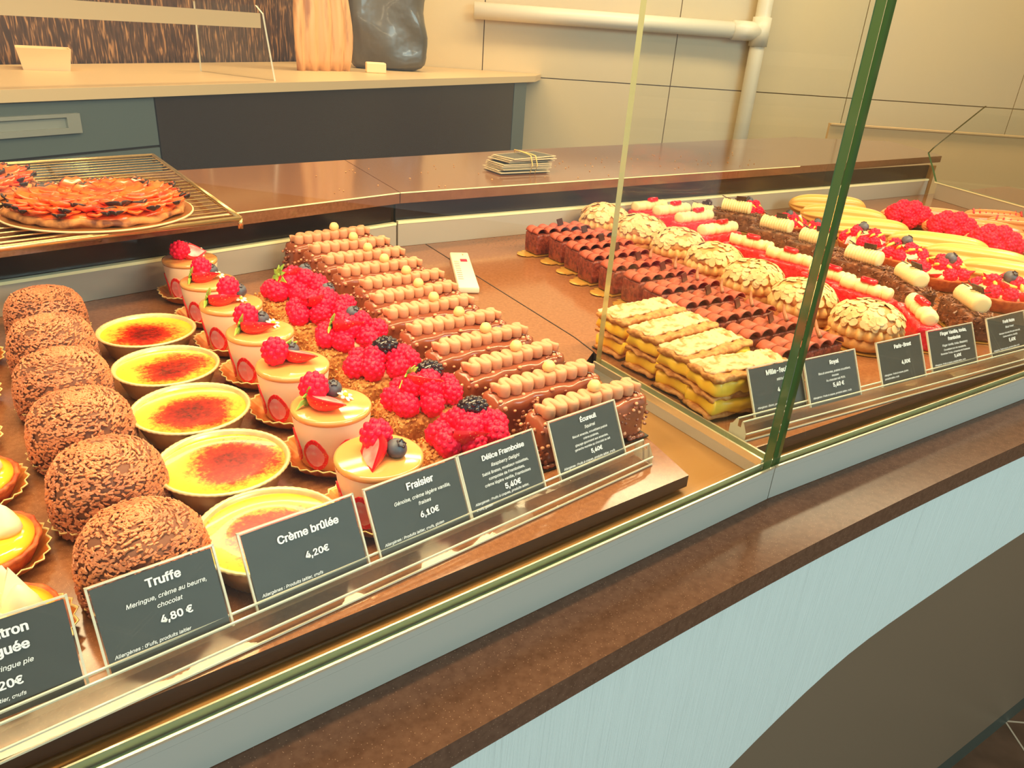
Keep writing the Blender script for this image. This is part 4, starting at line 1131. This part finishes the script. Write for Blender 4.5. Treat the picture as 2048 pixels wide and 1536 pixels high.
MB().add(g_tube(path, rad, 14, 1.55, Vector((0, 0, 1)), True, 0.62), 0).obj('piped_praline_cream', 'coffee', t)
mb = MB(); mb.add(jitter(g_ell(0.0066, 0.0062, 0.0066, 14, 10), 0.0006, 300, 2), 0); o = mb.obj('hazelnut', 'hazel', t); o.location = (0.006, 0.001, 0.0605)
EC = [(*(0.0722, 0.6268), ROTL-.01), (*(0.0364, 0.656), ROTL+.0), (*(-0.0039, 0.7117), ROTL+.06), (*(-0.028, 0.7439), ROTL+.03), (*(-0.0567, 0.7783), ROTL-.02),
      (*(-0.0847, 0.8223), ROTL+.0), (*(-0.123, 0.8638), ROTL), (*(-0.1383, 0.926), ROTL-.02), (*(-0.1742, 0.9648), ROTL-.02, 1.02), (*(-0.2114, 1.0117), ROTL-.03, 1.03), (*(-0.2413, 1.0649), ROTL, 1.05), (*(-0.2915, 1.119), ROTL+.10, 1.08)]
row(t, spread(EC), ['milk chocolate praline bar right behind the Ecureuil price card'] + [f'milk chocolate praline bar with piped cream, {ORD[i]} back from the Ecureuil card' for i in range(1, 11)] + ['milk chocolate praline bar farthest back, against the white back panel'], 'praline bars with piped cream')

# ================================================================ THERMOMETER
th0 = Vector((-0.1045, 1.2269)); th1 = Vector((-0.0743, 1.0582)); thc = (th0+th1)/2
t = thing('thermometer', 'flat white fridge thermometer lying on the deck between the two bays', 'thermometer', (thc.x, thc.y, DECK), math.atan2((th1-th0).y, (th1-th0).x))
TLn = (th1-th0).length*1.08
MB().add(g_rbox(TLn, 0.031, 0.010, 0.002, 2, (0, 0, 0.0055)), 0).obj('thermometer_body', 'thermo', t)
mb = MB(); mb.add(g_box(0.014, 0.011, 0.0006, (-TLn*0.24, 0.004, 0.0107)), 0, False); mb.obj('red_mark', 'thermored', t)
mb = MB()
for k in range(10): mb.add(g_box(0.0012, 0.008, 0.0005, (-TLn*0.2 + k*TLn*0.055, -0.0085, 0.0107)), 0, False)
mb.add(g_tube([(-TLn*0.42 + 0.006*math.cos(a*0.3), 0.006*math.sin(a*0.3), 0.0107) for a in range(3, 9)], 0.0004, 5), 0, False)
mb.obj('scale_marks', 'thermomark', t)

# ================================================================ ROYALS
t = thing('royal_cake', '', 'cake')
put('gold_card_tray', gold_tray(0.126, 0.042, True), t)
mb = MB(); mb.add(jitter(g_rbox(0.118, 0.037, 0.036, 0.003, 2, (0, 0, 0.020), cuts=0.01), 0.0009, 120, 2), 0); mb.obj('chocolate_mousse', 'royal', t)
for i in range(2):
    for k in range(5):
        mb = MB(); n = 10; v = []; L = 0.0185; r0 = 0.0118
        for ix, x in enumerate((-L/2, L/2)):
            for rr_ in (r0, r0-0.0016):
                for q in range(n+1):
                    a = PI*(0.02 + 0.96*q/n)
                    v.append((rr_*math.cos(a)*(1.0-0.10*ix), x, rr_*math.sin(a)*0.82*(1.0-0.10*ix)))
        f = []; m = n+1
        for q in range(n):
            f.append((q, q+1, q+1+2*m, q+2*m)); f.append((m+q+1, m+q, m+q+2*m, m+q+1+2*m))
            f.append((q+1, q, q+m, q+1+m)); f.append((2*m+q, 2*m+q+1, 3*m+q+1, 3*m+q))
        f += [(0, 2*m, 3*m, m), (n, n+m, n+3*m, n+2*m)]
        mb.add((v, f), 0, True)
        o = mb.obj('cocoa_tuile', 'tuile', t); o.location = (-0.048 + 0.024*k, -0.0092 + 0.0184*i, 0.0378); o.rotation_euler = (0.06 if i else -0.06, 0, rnd.uniform(-.05, .05))
mb = MB(); mb.add(jitter(g_box(0.017, 0.002, 0.012, (0, 0, 0.006)), 0.0005, 100, 1), 0, False); o = mb.obj('dark_chocolate_plaque', 'darkchoc', t); o.location = (0.004, 0, 0.046); o.rotation_euler = (-0.4, 0, 0.4)
RO = []
for i, (x, y) in enumerate([(0.0131, 1.2912), (0.0547, 1.2477), (0.0816, 1.1845), (0.099, 1.1249), (0.1353, 1.0756), (0.1619, 1.0189), (0.1763, 0.9693), (0.1976, 0.9254), (0.2192, 0.8817), (0.2467, 0.8333), (0.2643, 0.7863)]): RO.append((x + dR.x*(0.060 + 0.003*i), y + dR.y*(0.060 + 0.003*i), ROTR + 0.02))
ro = row(t, spread(RO), ['cocoa tuile cake farthest back, beside the white back panel'] + [f'cocoa tuile chocolate cake, {ORD[i]} forward from the back of the deck' for i in range(1, 10)] + ['cocoa tuile chocolate cake right behind the Royal price card'], 'cocoa tuile chocolate cakes')
for i, c in enumerate(ro):
    if i >= 4:
        mb = MB(); mb.add(g_tube([(-0.022, 0, 0), (0.0, 0.001, 0.004), (0.024, 0, 0.010)], [0.0028, 0.0024, 0.0014], 8), 0); o = mb.obj('gilded_chocolate_stick', 'stick', c); o.location = (0.028, 0.0, 0.0500); o.rotation_euler = (0, 0.12, 0.75)

# ================================================================ MILLE-FEUILLES
t = thing('custard_slice', '', 'cake')
mb = MB(); mb.add(g_box(0.110, 0.050, 0.001, (0, 0, 0.0007)), 0, False); mb.obj('black_card_tray', 'blackboard', t)
def flaky(h, z, seed, ex=0.0):
    v_, f_ = jitter(jitter(g_rbox(0.113+ex, 0.0465+ex, h, 0.0018, 1, (0, 0, z), cuts=0.005), 0.0036, 110, seed), 0.0014, 400, seed+1)
    return [(p[0], p[1], max(0.0013, p[2])) for p in v_], f_
MB().add(flaky(0.005, 0.0042, 1), 0).obj('puff_layer', 'puff', t)
MB().add(jitter(g_rbox(0.110, 0.049, 0.018, 0.006, 3, (0, 0, 0.0145), cuts=0.006), 0.0045, 55, 2), 0).obj('custard_layer', 'patcream', t)
MB().add(flaky(0.005, 0.0250, 4), 0).obj('puff_layer', 'puff', t)
MB().add(jitter(g_rbox(0.110, 0.049, 0.018, 0.006, 3, (0, 0, 0.0355), cuts=0.006), 0.0048, 55, 5), 0).obj('custard_layer', 'patcream', t)
MB().add(flaky(0.0065, 0.0465, 7, 0.002), 0).obj('puff_layer', 'puff', t)
mb = MB(); mb.add(jitter(g_rbox(0.107, 0.036, 0.003, 0.001, 1, (0, 0.006, 0.0502), cuts=0.004), 0.0030, 150, 3), 0); mb.obj('icing_sugar', 'sugar', t)
MF = [(*(0.2443, 0.7392), ROTR-.13, 1.0), (*(0.2216, 0.7781), ROTL+.03, 1.0), (*(0.1856, 0.8435), ROTL+.03, 1.0), (*(0.1553, 0.8912), ROTL, 1.0)]
row(t, spread(MF), ['layered custard slice beside the Mille-feuille price card', 'layered custard slice touching the front one, second from the Mille-feuille card', 'layered custard slice, third from the Mille-feuille card', 'layered custard slice farthest back, crossed by the divider edge'], 'layered custard slices')

# ================================================================ PARIS-BREST
t = thing('almond_choux_bun', '', 'choux bun')
MB().add(g_lathe([(0.036, 0.0005), (0.044, 0.006), (0.046, 0.013), (0.042, 0.019), (0.001, 0.020)], 36, lambda r, z, th, i: (r*(1+0.03*math.sin(5*th)), z)), 0).obj('choux_base', 'choux', t)
MB().add(g_lathe([(0.040, 0.018), (0.0475, 0.022), (0.0480, 0.029), (0.0440, 0.036), (0.001, 0.037)], 168, lambda r, z, th, i: (r*(1 + (0.075*math.cos(21*th + i*0.55) if 0 < i < 4 else 0)), z)), 0).obj('piped_cream_ring', 'mousseline', t)
dome = [(0.044, 0.034), (0.046, 0.039), (0.043, 0.047), (0.034, 0.0555), (0.020, 0.061), (0.001, 0.063)]
MB().add(jitter(g_lathe(dome, 36), 0.0015, 70, 3), 0).obj('choux_lid', 'choux', t)
rr = random.Random(5); mb = MB()
for k in range(170):
    zz_ = rr.uniform(0.10, 1.0); aa_ = rr.uniform(0, 6.283); d = Vector((math.cos(aa_)*math.sqrt(1-zz_*zz_), math.sin(aa_)*math.sqrt(1-zz_*zz_), zz_))
    a = math.atan2(d.y, d.x) + rr.uniform(-.12, .12); s = d.z
    R = 0.047*math.sqrt(max(0.0, 1-s*s*0.99)); z = 0.036 + 0.0275*s
    n = Vector((d.x*0.62, d.y*0.62, d.z*0.9 + 0.12)).normalized()
    q = n.to_track_quat('Z', 'Y').to_matrix().to_4x4() @ Matrix.Rotation(rr.uniform(0, 6), 4, 'Z') @ Matrix.Rotation(rr.uniform(-.25, .25), 4, 'X')
    p = Vector((R*math.cos(a), R*math.sin(a), z)) + n*rr.uniform(0.0006, 0.002)
    vf = g_lathe([(0.0048, -0.0003), (0.0057, 0), (0.0048, 0.0004)], 10, lambda r, z, th, i: (r*(1 + 0.28*math.cos(th) + 0.12*math.cos(2*th)), z))
    mb.add(vf, 0, False, Matrix.Translation(p) @ q)
o = mb.obj('sliced_almonds', 'almond', t)
mb = MB(); mb.add(g_lathe([(0.048, 0.0002), (0.049, 0.0010), (0.001, 0.0011)], 36), 0, False); mb.obj('gold_card_disc', 'goldboard', t)
PBS = [(*(0.4681, 0.9589), 0.3, 0.95), (*(0.4297, 1.0076), 1.3, 0.95), (*(0.3876, 1.0655), 1.2, 0.95), (*(0.3434, 1.1545), 2.2, .95), (*(0.297, 1.2656), 3.1, .95), (*(0.2323, 1.3671), 4.4, .97), (*(0.1561, 1.466), 5.0, .97)]
row(t, spread(PBS), ['almond-covered choux bun with piped cream behind the Paris-Brest price card', 'almond choux bun half hidden by the green glass joint', 'almond choux bun just left of the green glass joint', 'almond choux bun, fourth from the Paris-Brest price card', 'almond choux bun, fifth from the Paris-Brest price card', 'almond choux bun, sixth from the Paris-Brest price card', 'almond choux bun farthest back, beside the thin divider edge'], 'almond choux buns')

# ================================================================ FINGERS
t = thing('raspberry_finger', '', 'cake')
mb = MB(); mb.add(g_box(0.108, 0.036, 0.0012, (0, 0, 0.0008)), 0, False); mb.obj('gold_card_tray', 'goldboard', t)
mb = MB(); mb.add(jitter(jitter(g_rbox(0.104, 0.033, 0.034, 0.004, 2, (0, 0, 0.0185), cuts=0.006), 0.002, 90, 6), 0.0008, 260, 4), 0); mb.obj('raspberry_glaze', 'redglaze', t)
path = [(-0.045 + 0.090*i/60, 0.0015*math.sin(i*0.4), 0.0435) for i in range(61)]
mb = MB(); mb.add(g_tube(path, [0.0106*(1 + 0.07*math.sin(i*1.05))*(0.55 if i in (0, 60) else 1) for i in range(61)], 14), 0); mb.obj('piped_chantilly', 'chantilly', t)
mb = MB(); mb.add(g_rbox(0.026, 0.013, 0.010, 0.003, 2), 0); o = mb.obj('red_jelly', 'redbit', t); o.location = (0.004, -0.003, 0.0565); o.rotation_euler = (-0.35, 0.05, 0.15)
FG = [(*(0.5543, 0.996), -1.7198, 1.0), (*(0.5185, 1.0955), ROTR-1.5, .92), (*(0.4918, 1.1639), ROTR-1.5, .88), (*(0.4488, 1.2492), ROTR-1.4, .92), (*(0.4055, 1.3266), ROTR-1.3, .92), (*(0.3643, 1.4074), ROTR+0.05, 1.0), (*(0.3377, 1.4995), ROTR+0.05, 1.0), (*(0.3014, 1.5519), ROTR+0.05, 1.0), (*(0.2599, 1.5864), ROTR+0.05, .95)]
row(t, FG, ['red finger cake with white cream log behind the Finger Vanille price card', 'red finger cake second from its price card, right of the glass joint', 'red finger cake half hidden behind the green glass joint'] + [f'red finger cake with white cream, {ORD[i]} from the Finger Vanille price card' for i in range(3, 8)] + ['red finger cake farthest back, near the black rear strip'], 'red finger cakes')

# ================================================================ FORÊTS NOIRES
t = thing('black_forest_cake', '', 'cake')
mb = MB(); mb.add(g_box(0.104, 0.044, 0.0012, (0, 0, 0.0008)), 0, False); mb.obj('gold_card_tray', 'goldboard', t)
mb = MB(); mb.add(jitter(g_rbox(0.098, 0.038, 0.036, 0.004, 2, (0, 0, 0.0195), cuts=0.008), 0.002, 90, 8), 0); mb.obj('chocolate_sponge', 'shaving', t)
rr = random.Random(33); mb = MB()
for _ in range(330):
    fc = rr.random()
    if fc < 0.4: p = (rr.uniform(-.05, .05), rr.uniform(-.018, .018), 0.0385)
    elif fc < 0.8: p = (rr.uniform(-.051, .051), rr.choice((-1, 1))*0.0192, rr.uniform(.004, .037))
    else: p = (rr.choice((-1, 1))*0.0495, rr.uniform(-.018, .018), rr.uniform(.004, .037))
    mb.add(g_box(rr.uniform(.005, .013), rr.uniform(.001, .0025), 0.0008), 0, False, Tr(*p, rr.uniform(0, 6), rr.uniform(-.5, .5), rr.uniform(-.6, .6)))
mb.obj('chocolate_shavings', 'shaving', t)
path = [(-0.030 + 0.060*i/60, 0.0, 0.0485) for i in range(61)]
mb = MB(); mb.add(g_tube(path, [0.0132*(1 + 0.06*math.sin(i*1.25))*(0.6 if i in (0, 60) else 1) for i in range(61)], 14), 0); mb.obj('piped_chantilly', 'chantilly', t)
mb = MB(); mb.add(g_box(0.020, 0.0022, 0.012), 0, False); o = mb.obj('chocolate_plaque', 'darkchoc', t); o.location = (0.006, 0.0, 0.0655); o.rotation_euler = (0.5, 0, 0.3)
mb = MB()
for k in range(5): mb.add(g_box(0.012, 0.0016, 0.0012), 0, False, Tr(-0.03+0.012*k, 0.006*(-1)**k, 0.0640, k*1.1, 0.2, 0.3))
mb.obj('shaving_curls', 'darkchoc', t)
FN = [(*(0.6511, 1.0487), -1.6186, 1.0), (*(0.6116, 1.1541), -1.5075, 1.0), (*(0.5787, 1.2587), ROTR-1.5, 1.0), (*(0.5347, 1.3657), ROTR-1.45, 1.0), (*(0.4882, 1.4585), ROTR-1.35, 1.0), (*(0.4455, 1.605), ROTR-1.1, 1.0), (*(0.3789, 1.6218), ROTR-1.1, .74)]
fn = row(t, FN, ['shaving-coated chocolate cake with ridged cream behind the Foret Noire price card'] + [f'shaving-coated chocolate cake with cream log, {ORD[i]} from the Foret Noire card' for i in range(1, 6)] + ['shaving-coated chocolate cake farthest back, with a dark ring on its cream'], 'chocolate cakes with cream logs')
mb = MB(); mb.add(g_tube([(0.008*math.cos(a*PI/8), 0, 0.008*math.sin(a*PI/8)) for a in range(17)], 0.0030, 8, 1.0, Vector((0, 1, 0))), 0); o = mb.obj('chocolate_ring', 'darkchoc', fn[-1]); o.location = (0.014, 0, 0.067)

# ================================================================ FRUIT TARTS
t = thing('red_fruit_tart', '', 'tart')
MB().add(jitter(g_lathe([(0.036, 0.001), (0.043, 0.018), (0.0445, 0.021), (0.042, 0.022), (0.040, 0.018), (0.001, 0.017)], 60, flute), 0.001, 120, 2), 0).obj('tart_shell', 'shell', t)
MB().add(g_lathe([(0.038, 0.019), (0.036, 0.026), (0.024, 0.034), (0.012, 0.040), (0.001, 0.043)], 24, lambda r, z, th, i: (r*(1+0.05*math.cos(6*th)), z)), 0).obj('chantilly_mound', 'chantilly', t)
rr = random.Random(8); spec = []
for k in range(9):
    a = 2*PI*k/9
    spec.append((('R', 'S', 'R')[k % 3], 0.031*math.cos(a), 0.031*math.sin(a), 0.0085, (rr.uniform(-.8, .8), rr.uniform(-.8, .8), a)))
for k in range(5):
    a = 2*PI*k/5 + 0.3
    spec.append((('R', 'S')[k % 2], 0.017*math.cos(a), 0.017*math.sin(a), 0.020, (rr.uniform(-.6, .6), rr.uniform(-.6, .6), a+1)))
top_berries(t, spec, 0.018)
put('blueberry', BLUE, t, Tr(0.004, -0.006, 0.048, 0, 0.6, 0, 1.3))
for k in range(8):
    a = 2*PI*k/8 + 0.25
    mb = MB(); mb.add(g_tube([(-0.009, 0, 0), (0, 0, 0.002), (0.009, 0, 0)], [0.0022, 0.0030, 0.0020], 8), 0)
    o = mb.obj('yellow_fruit_stick', 'yellowfruit', t); o.location = (0.026*math.cos(a), 0.026*math.sin(a), 0.038); o.rotation_euler = (rr.uniform(-.5, .5), rr.uniform(-.9, .9), a+rr.uniform(-1, 1))
mb = MB()
for k in range(26):
    a = rr.uniform(0, 6.28); r_ = rr.uniform(0.004, 0.024)
    mb.add(g_box(0.0055, 0.0014, 0.0012), 0, False, Tr(r_*math.cos(a), r_*math.sin(a), 0.049 - r_*0.35, rr.uniform(0, 6), 0.3, 0.3))
mb.obj('chocolate_sprinkles', 'darkchoc', t)
FT = [(*(0.7736, 1.1829), 0.4, 1.06), (*(0.7278, 1.2785), 1.1, 1.04), (*(0.7051, 1.3833), 2.0, 1.04), (*(0.6678, 1.4771), 2.9, 1.04), (*(0.6112, 1.565), 3.7, .76), (*(0.5679, 1.6203), 4.6, .82), (*(0.5023, 1.7202), 5.4, 0.9)]
row(t, FT, ['red fruit tart with dark raspberries behind the Foret Noire card', 'red fruit tart, second from the right picture edge', 'red fruit tart with a big blueberry, middle of its row', 'red fruit tart with a blueberry, just right of the glass joint', 'red fruit tart hidden mostly behind the green glass joint', 'red fruit tart in front of the first pale eclair', 'red fruit tart farthest back, near the white back panel'], 'red fruit tarts')

# ================================================================ ÉCLAIRS
def eclair_mesh(name, m, L, r, ridges):
    mb = MB(); n = 48; v = []; f = []; S = 28
    for j in range(S+1):
        s = -1 + 2*j/S; x = s*L/2
        k = max(0.03, (1-abs(s)**3.6))**0.5
        for i in range(n):
            a = 2*PI*i/n
            q = r*k*(1 + 0.11*math.cos(ridges*a))
            v.append((x, q*math.cos(a), max(0.0012, r*0.86 + q*0.84*math.sin(a))))
    for j in range(S):
        for i in range(n):
            a = j*n+i; b = j*n+(i+1) % n; f.append((a, b, b+n, a+n))
    f.append(list(range(n-1, -1, -1))); f.append([S*n+i for i in range(n)])
    mb.add((v, f), 0); return mb.mesh(name, [m])
t = thing('vanilla_eclair', '', 'eclair')
put('eclair_body', eclair_mesh('eclair_body', 'vanilla', 0.185, 0.0275, 8), t)
mb = MB(); mb.add(g_box(0.150, 0.036, 0.0012, (0, 0, 0.0002)), 0, False); mb.obj('gold_card_tray', 'goldboard', t)
VE = [(*(0.7212, 1.8292), 0.0375), (*(0.7144, 1.7073), -0.1988), (*(0.7168, 1.5887), -0.0151), (*(0.8077, 1.6402), -1.0954), (*(0.8211, 1.4867), -0.2893), (*(0.8501, 1.3925), -0.3723), (*(0.8626, 1.29), -0.4823)]
VE.pop(3)
row(t, VE, ['pale vanilla eclair farthest back, against the white back panel', 'pale vanilla eclair, second from the back', 'pale vanilla eclair, third from the back', 'pale vanilla eclair, fourth from the back', 'pale vanilla eclair, fifth from the back', 'pale vanilla eclair nearest the front, cut by the right picture edge'], 'pale vanilla eclairs')
t = thing('raspberry_eclair', '', 'eclair')
put('eclair_body', eclair_mesh('eclair_body', 'pinkecl', 0.175, 0.0225, 9), t)
rr = random.Random(4)
for k in range(17):
    d = fib(17, 0.05)[k]
    put('raspberry', RASP, t, Tr(-0.046 + d.x*0.034, -0.030 + d.y*0.024, 0.016 + d.z*0.026, rr.uniform(0, 6), rr.uniform(-1, 1), rr.uniform(-1, 1), 1.15))
RE = [(*(0.93, 1.7689), -0.0636, 1.2), (*(0.9833, 1.6629), -0.1796, 1.2), (*(1.0145, 1.5467), -0.2201, 1.2)]
row(t, RE, ['apricot-coloured eclair with raspberry mound, farthest left of its three', 'apricot-coloured eclair with raspberry mound, middle of its three', 'apricot-coloured eclair with raspberry mound, at the right picture edge'], 'raspberry eclairs')
t = thing('lattice_pastry', '', 'pastry')
put('pastry_body', eclair_mesh('pastry_body', 'pinkecl', 0.15, 0.020, 7), t)
mb = MB()
for k in range(9): mb.add(g_tube([(-0.06+0.015*k, -0.014, 0.026), (-0.055+0.015*k, 0, 0.0335), (-0.05+0.015*k, 0.014, 0.026)], 0.0022, 6), 0)
mb.obj('red_lattice', 'redglaze', t)
row(t, [(*(1.1494, 1.8787), 0.0414), (*(1.1719, 1.7999), -0.2406)], ['orange lattice pastry next to the pale end rail', 'orange lattice pastry in front of the other, at the right edge'], 'lattice pastries')

# ================================================================ WIRE RACK AND APRICOT TARTS
RZ = WT + 0.013
k0 = Vector((-0.3634, 0.9491)); k1 = Vector((-0.6588, 1.3433)); k2 = Vector((-0.7842, 1.1449)); k3 = Vector((-0.5436, 0.7517))
ru = (k0 - k3).normalized(); rw = (k1 - k0)
k3 = k0 - ru*0.55; k2 = k1 - ru*0.55
t = thing('wire_rack', 'chromed wire cooling rack lying on the brown worktop under the apricot tarts', 'rack', (k0.x, k0.y, WT))
TK = Matrix.Translation((-k0.x, -k0.y, -WT))
def v3(p, z): return (p.x, p.y, z)
mb = MB()
for (a, b) in ((k0, k1), (k1, k2), (k2, k3), (k3, k0)): mb.add(g_tube([v3(a, RZ), v3(b, RZ)], 0.0036, 10), 0)
for p in (k0, k1, k2, k3): mb.add(g_tube([v3(p, WT+0.0004), v3(p, RZ)], 0.0034, 8), 0)
o = mb.obj('rack_frame', 'wire', t); o.data.transform(TK)
mb = MB()
for i in range(1, 23):
    s = i/23; a = k0 + rw*s; b = k3 + (k2-k3)*s
    mb.add(g_tube([v3(a, RZ), v3(b, RZ)], 0.0011, 6), 0)
o = mb.obj('wire_grid', 'wire', t); o.data.transform(TK)
mb = MB(); q0 = k0 - ru*0.17; q1 = k1 - ru*0.17
mb.add(g_tube([v3(q0, RZ-0.004), v3(q1, RZ-0.004)], 0.0032, 8), 0); o = mb.obj('crossbar', 'wiredark', t); o.data.transform(TK)

t = thing('apricot_tart', '', 'tart')
mb = MB(); R_ = 0.128
mb.add(g_lathe([(R_*0.995, 0), (R_, 0.0008), (R_, 0.0018), (R_*0.985, 0.0024)], 64, None, True, False), 1, False)
mb.add(g_lathe([(R_*0.985, 0.0024), (0.001, 0.0024)], 64, None, False, True), 0, False)
o = mb.obj('cake_board', ['board', 'boardrim'], t); o['label'] = 'thin gold cake board'
MB().add(jitter(g_lathe([(0.114, 0.003), (0.118, 0.006), (0.117, 0.011), (0.111, 0.0135), (0.106, 0.010), (0.001, 0.009)], 72), 0.0065, 50, 5), 0).obj('crust', 'crust', t)
MB().add(jitter(g_lathe([(0.112, 0.010), (0.104, 0.0165), (0.06, 0.019), (0.001, 0.0195)], 48), 0.003, 40, 2), 0).obj('apricot_filling', 'apricot', t)
rr = random.Random(2); fruit = MB(); tips = MB()
def wedge(c, a, L, lift, burnt):
    # flattish roasted quarter whose outer end curls up; burnt ones carry a charred lip
    T = Matrix.Translation(c) @ Matrix.Rotation(a, 4, 'Z')
    n = 8; S = 7; v = []; f = []
    def ring(s, g):
        w = L*0.42*math.sin(PI*(0.10+0.78*s))**0.8*g; h = L*0.07*g
        zc = lift*L*(max(0, s-0.35)/0.65)**2.2
        return [(L*(s-0.5), w*math.cos(2*PI*i/n), zc + h*math.sin(2*PI*i/n) + L*0.10*abs(math.cos(2*PI*i/n))) for i in range(n)]
    for j in range(S+1): v += ring(j/S, 1.0)
    for j in range(S):
        for i in range(n):
            p = j*n+i; r2 = j*n+(i+1) % n; f.append((p, r2, r2+n, p+n))
    f.append(list(range(n-1, -1, -1))); f.append([S*n+i for i in range(n)])
    fruit.add((v, f), 0, True, T)
    if burnt:
        v = ring(1.0-0.22*burnt, 1.06) + ring(1.0-0.1*burnt, 1.12) + ring(1.03, 1.0) + ring(1.06, 0.35); f = []
        for j in range(3):
            for i in range(n):
                p = j*n+i; r2 = j*n+(i+1) % n; f.append((p, r2, r2+n, p+n))
        f.append(list(range(n-1, -1, -1))); f.append([3*n+i for i in range(n)])
        tips.add((v, f), 0, True, T)
for (rad_, cnt, L, lf, pb) in ((0.102, 34, 0.032, 0.14, 0.75), (0.082, 24, 0.042, 0.14, 0.28), (0.055, 15, 0.046, 0.09, 0.20), (0.022, 7, 0.044, 0.04, 0.0)):
    for k in range(cnt):
        a = 2*PI*k/cnt + rr.uniform(-.08, .08)
        r_ = rad_ + rr.uniform(-.006, .005)
        wedge(Vector((r_*math.cos(a), r_*math.sin(a), 0.0165 + rr.uniform(0, .0025))), a + rr.uniform(-.35, .35), L*rr.uniform(.85, 1.15), lf*rr.uniform(.4, 1.5), rr.uniform(.3, 1.0) if rr.random() < pb else 0)
fruit.obj('apricot_quarters', 'apricot', t); o = tips.obj('charred_tips', 'char', t); o['label'] = 'black charred tips'
row(t, [(*(-0.5263, 0.9171), 0.3, 0.8475), (*(-0.7426, 0.9577), 1.8, 0.8475)], ['large roasted apricot tart with charred edges on the wire rack', 'apricot tart cut by the left picture edge, on the wire rack'], 'roasted apricot tarts', RZ + 0.0042)

# ================================================================ BUNDLE OF PRICE TAGS
tg0 = Vector((-0.048, 1.4813)); tg1 = Vector((0.0501, 1.5521)); tgc = (tg0+tg1)/2; ta = math.atan2((tg1-tg0).y, (tg1-tg0).x)
wn = Vector((-math.sin(ta), math.cos(ta)))
t = thing('tag_bundle', 'bundle of spare price tags tied with a rubber band on the worktop', 'price tags', (tgc.x + wn.x*0.032, tgc.y + wn.y*0.032, WT), ta)
rr = random.Random(6); TWd_ = (tg1-tg0).length
for k in range(11):
    mb = MB(); mb.add(g_box(TWd_*0.97, 0.062, 0.0016), 0, False); mb.add(g_box(TWd_*0.90, 0.054, 0.0004, (0, 0, 0.0010)), 1, False)
    o = mb.obj('price_tag', ['tagpaper', 'tagface'], t)
    o.location = (rr.uniform(-.006, .006) + (0.008 if k > 6 else -0.006), rr.uniform(-.006, .006), 0.0011 + k*0.0029); o.rotation_euler = (0, 0, rr.uniform(-.09, .09) + (0.10 if k > 6 else -.03))
hT = 0.0355; pth = []
for (y, z) in ((-0.037, 0.0012), (-0.039, 0.017), (-0.036, hT-0.001), (-0.02, hT), (0.02, hT), (0.037, hT-0.001), (0.039, 0.017), (0.037, 0.0012)): pth.append((0.012 + 0.004*math.sin(z*90), y, z))
mb = MB(); mb.add(g_tube(pth, 0.0011, 6), 0); mb.add(g_tube([(x-0.006+0.15*y, y, z+0.0006) for (x, y, z) in pth], 0.0011, 6), 0); mb.obj('rubber_band', 'rubber', t)

# ================================================================ CRUMBS
rr = random.Random(77); mb = MB()
for k in range(70):
    q = w1 + (w2-w1)*rr.uniform(-0.1, 1.0) + nb12*rr.uniform(0.02, 0.22)
    mb.add(jitter(g_ell(rr.uniform(.0008, .0022), rr.uniform(.0008, .0018), 0.0008, 6, 4), 0.0004, 800, k), 0, False, Tr(q.x, q.y, WT+0.0011, rr.uniform(0, 6)))
o = mb.obj('pastry_crumbs', ['crumb']); tag(o, 'scattered pastry crumbs on the brown worktop', 'crumbs'); o['kind'] = 'stuff'
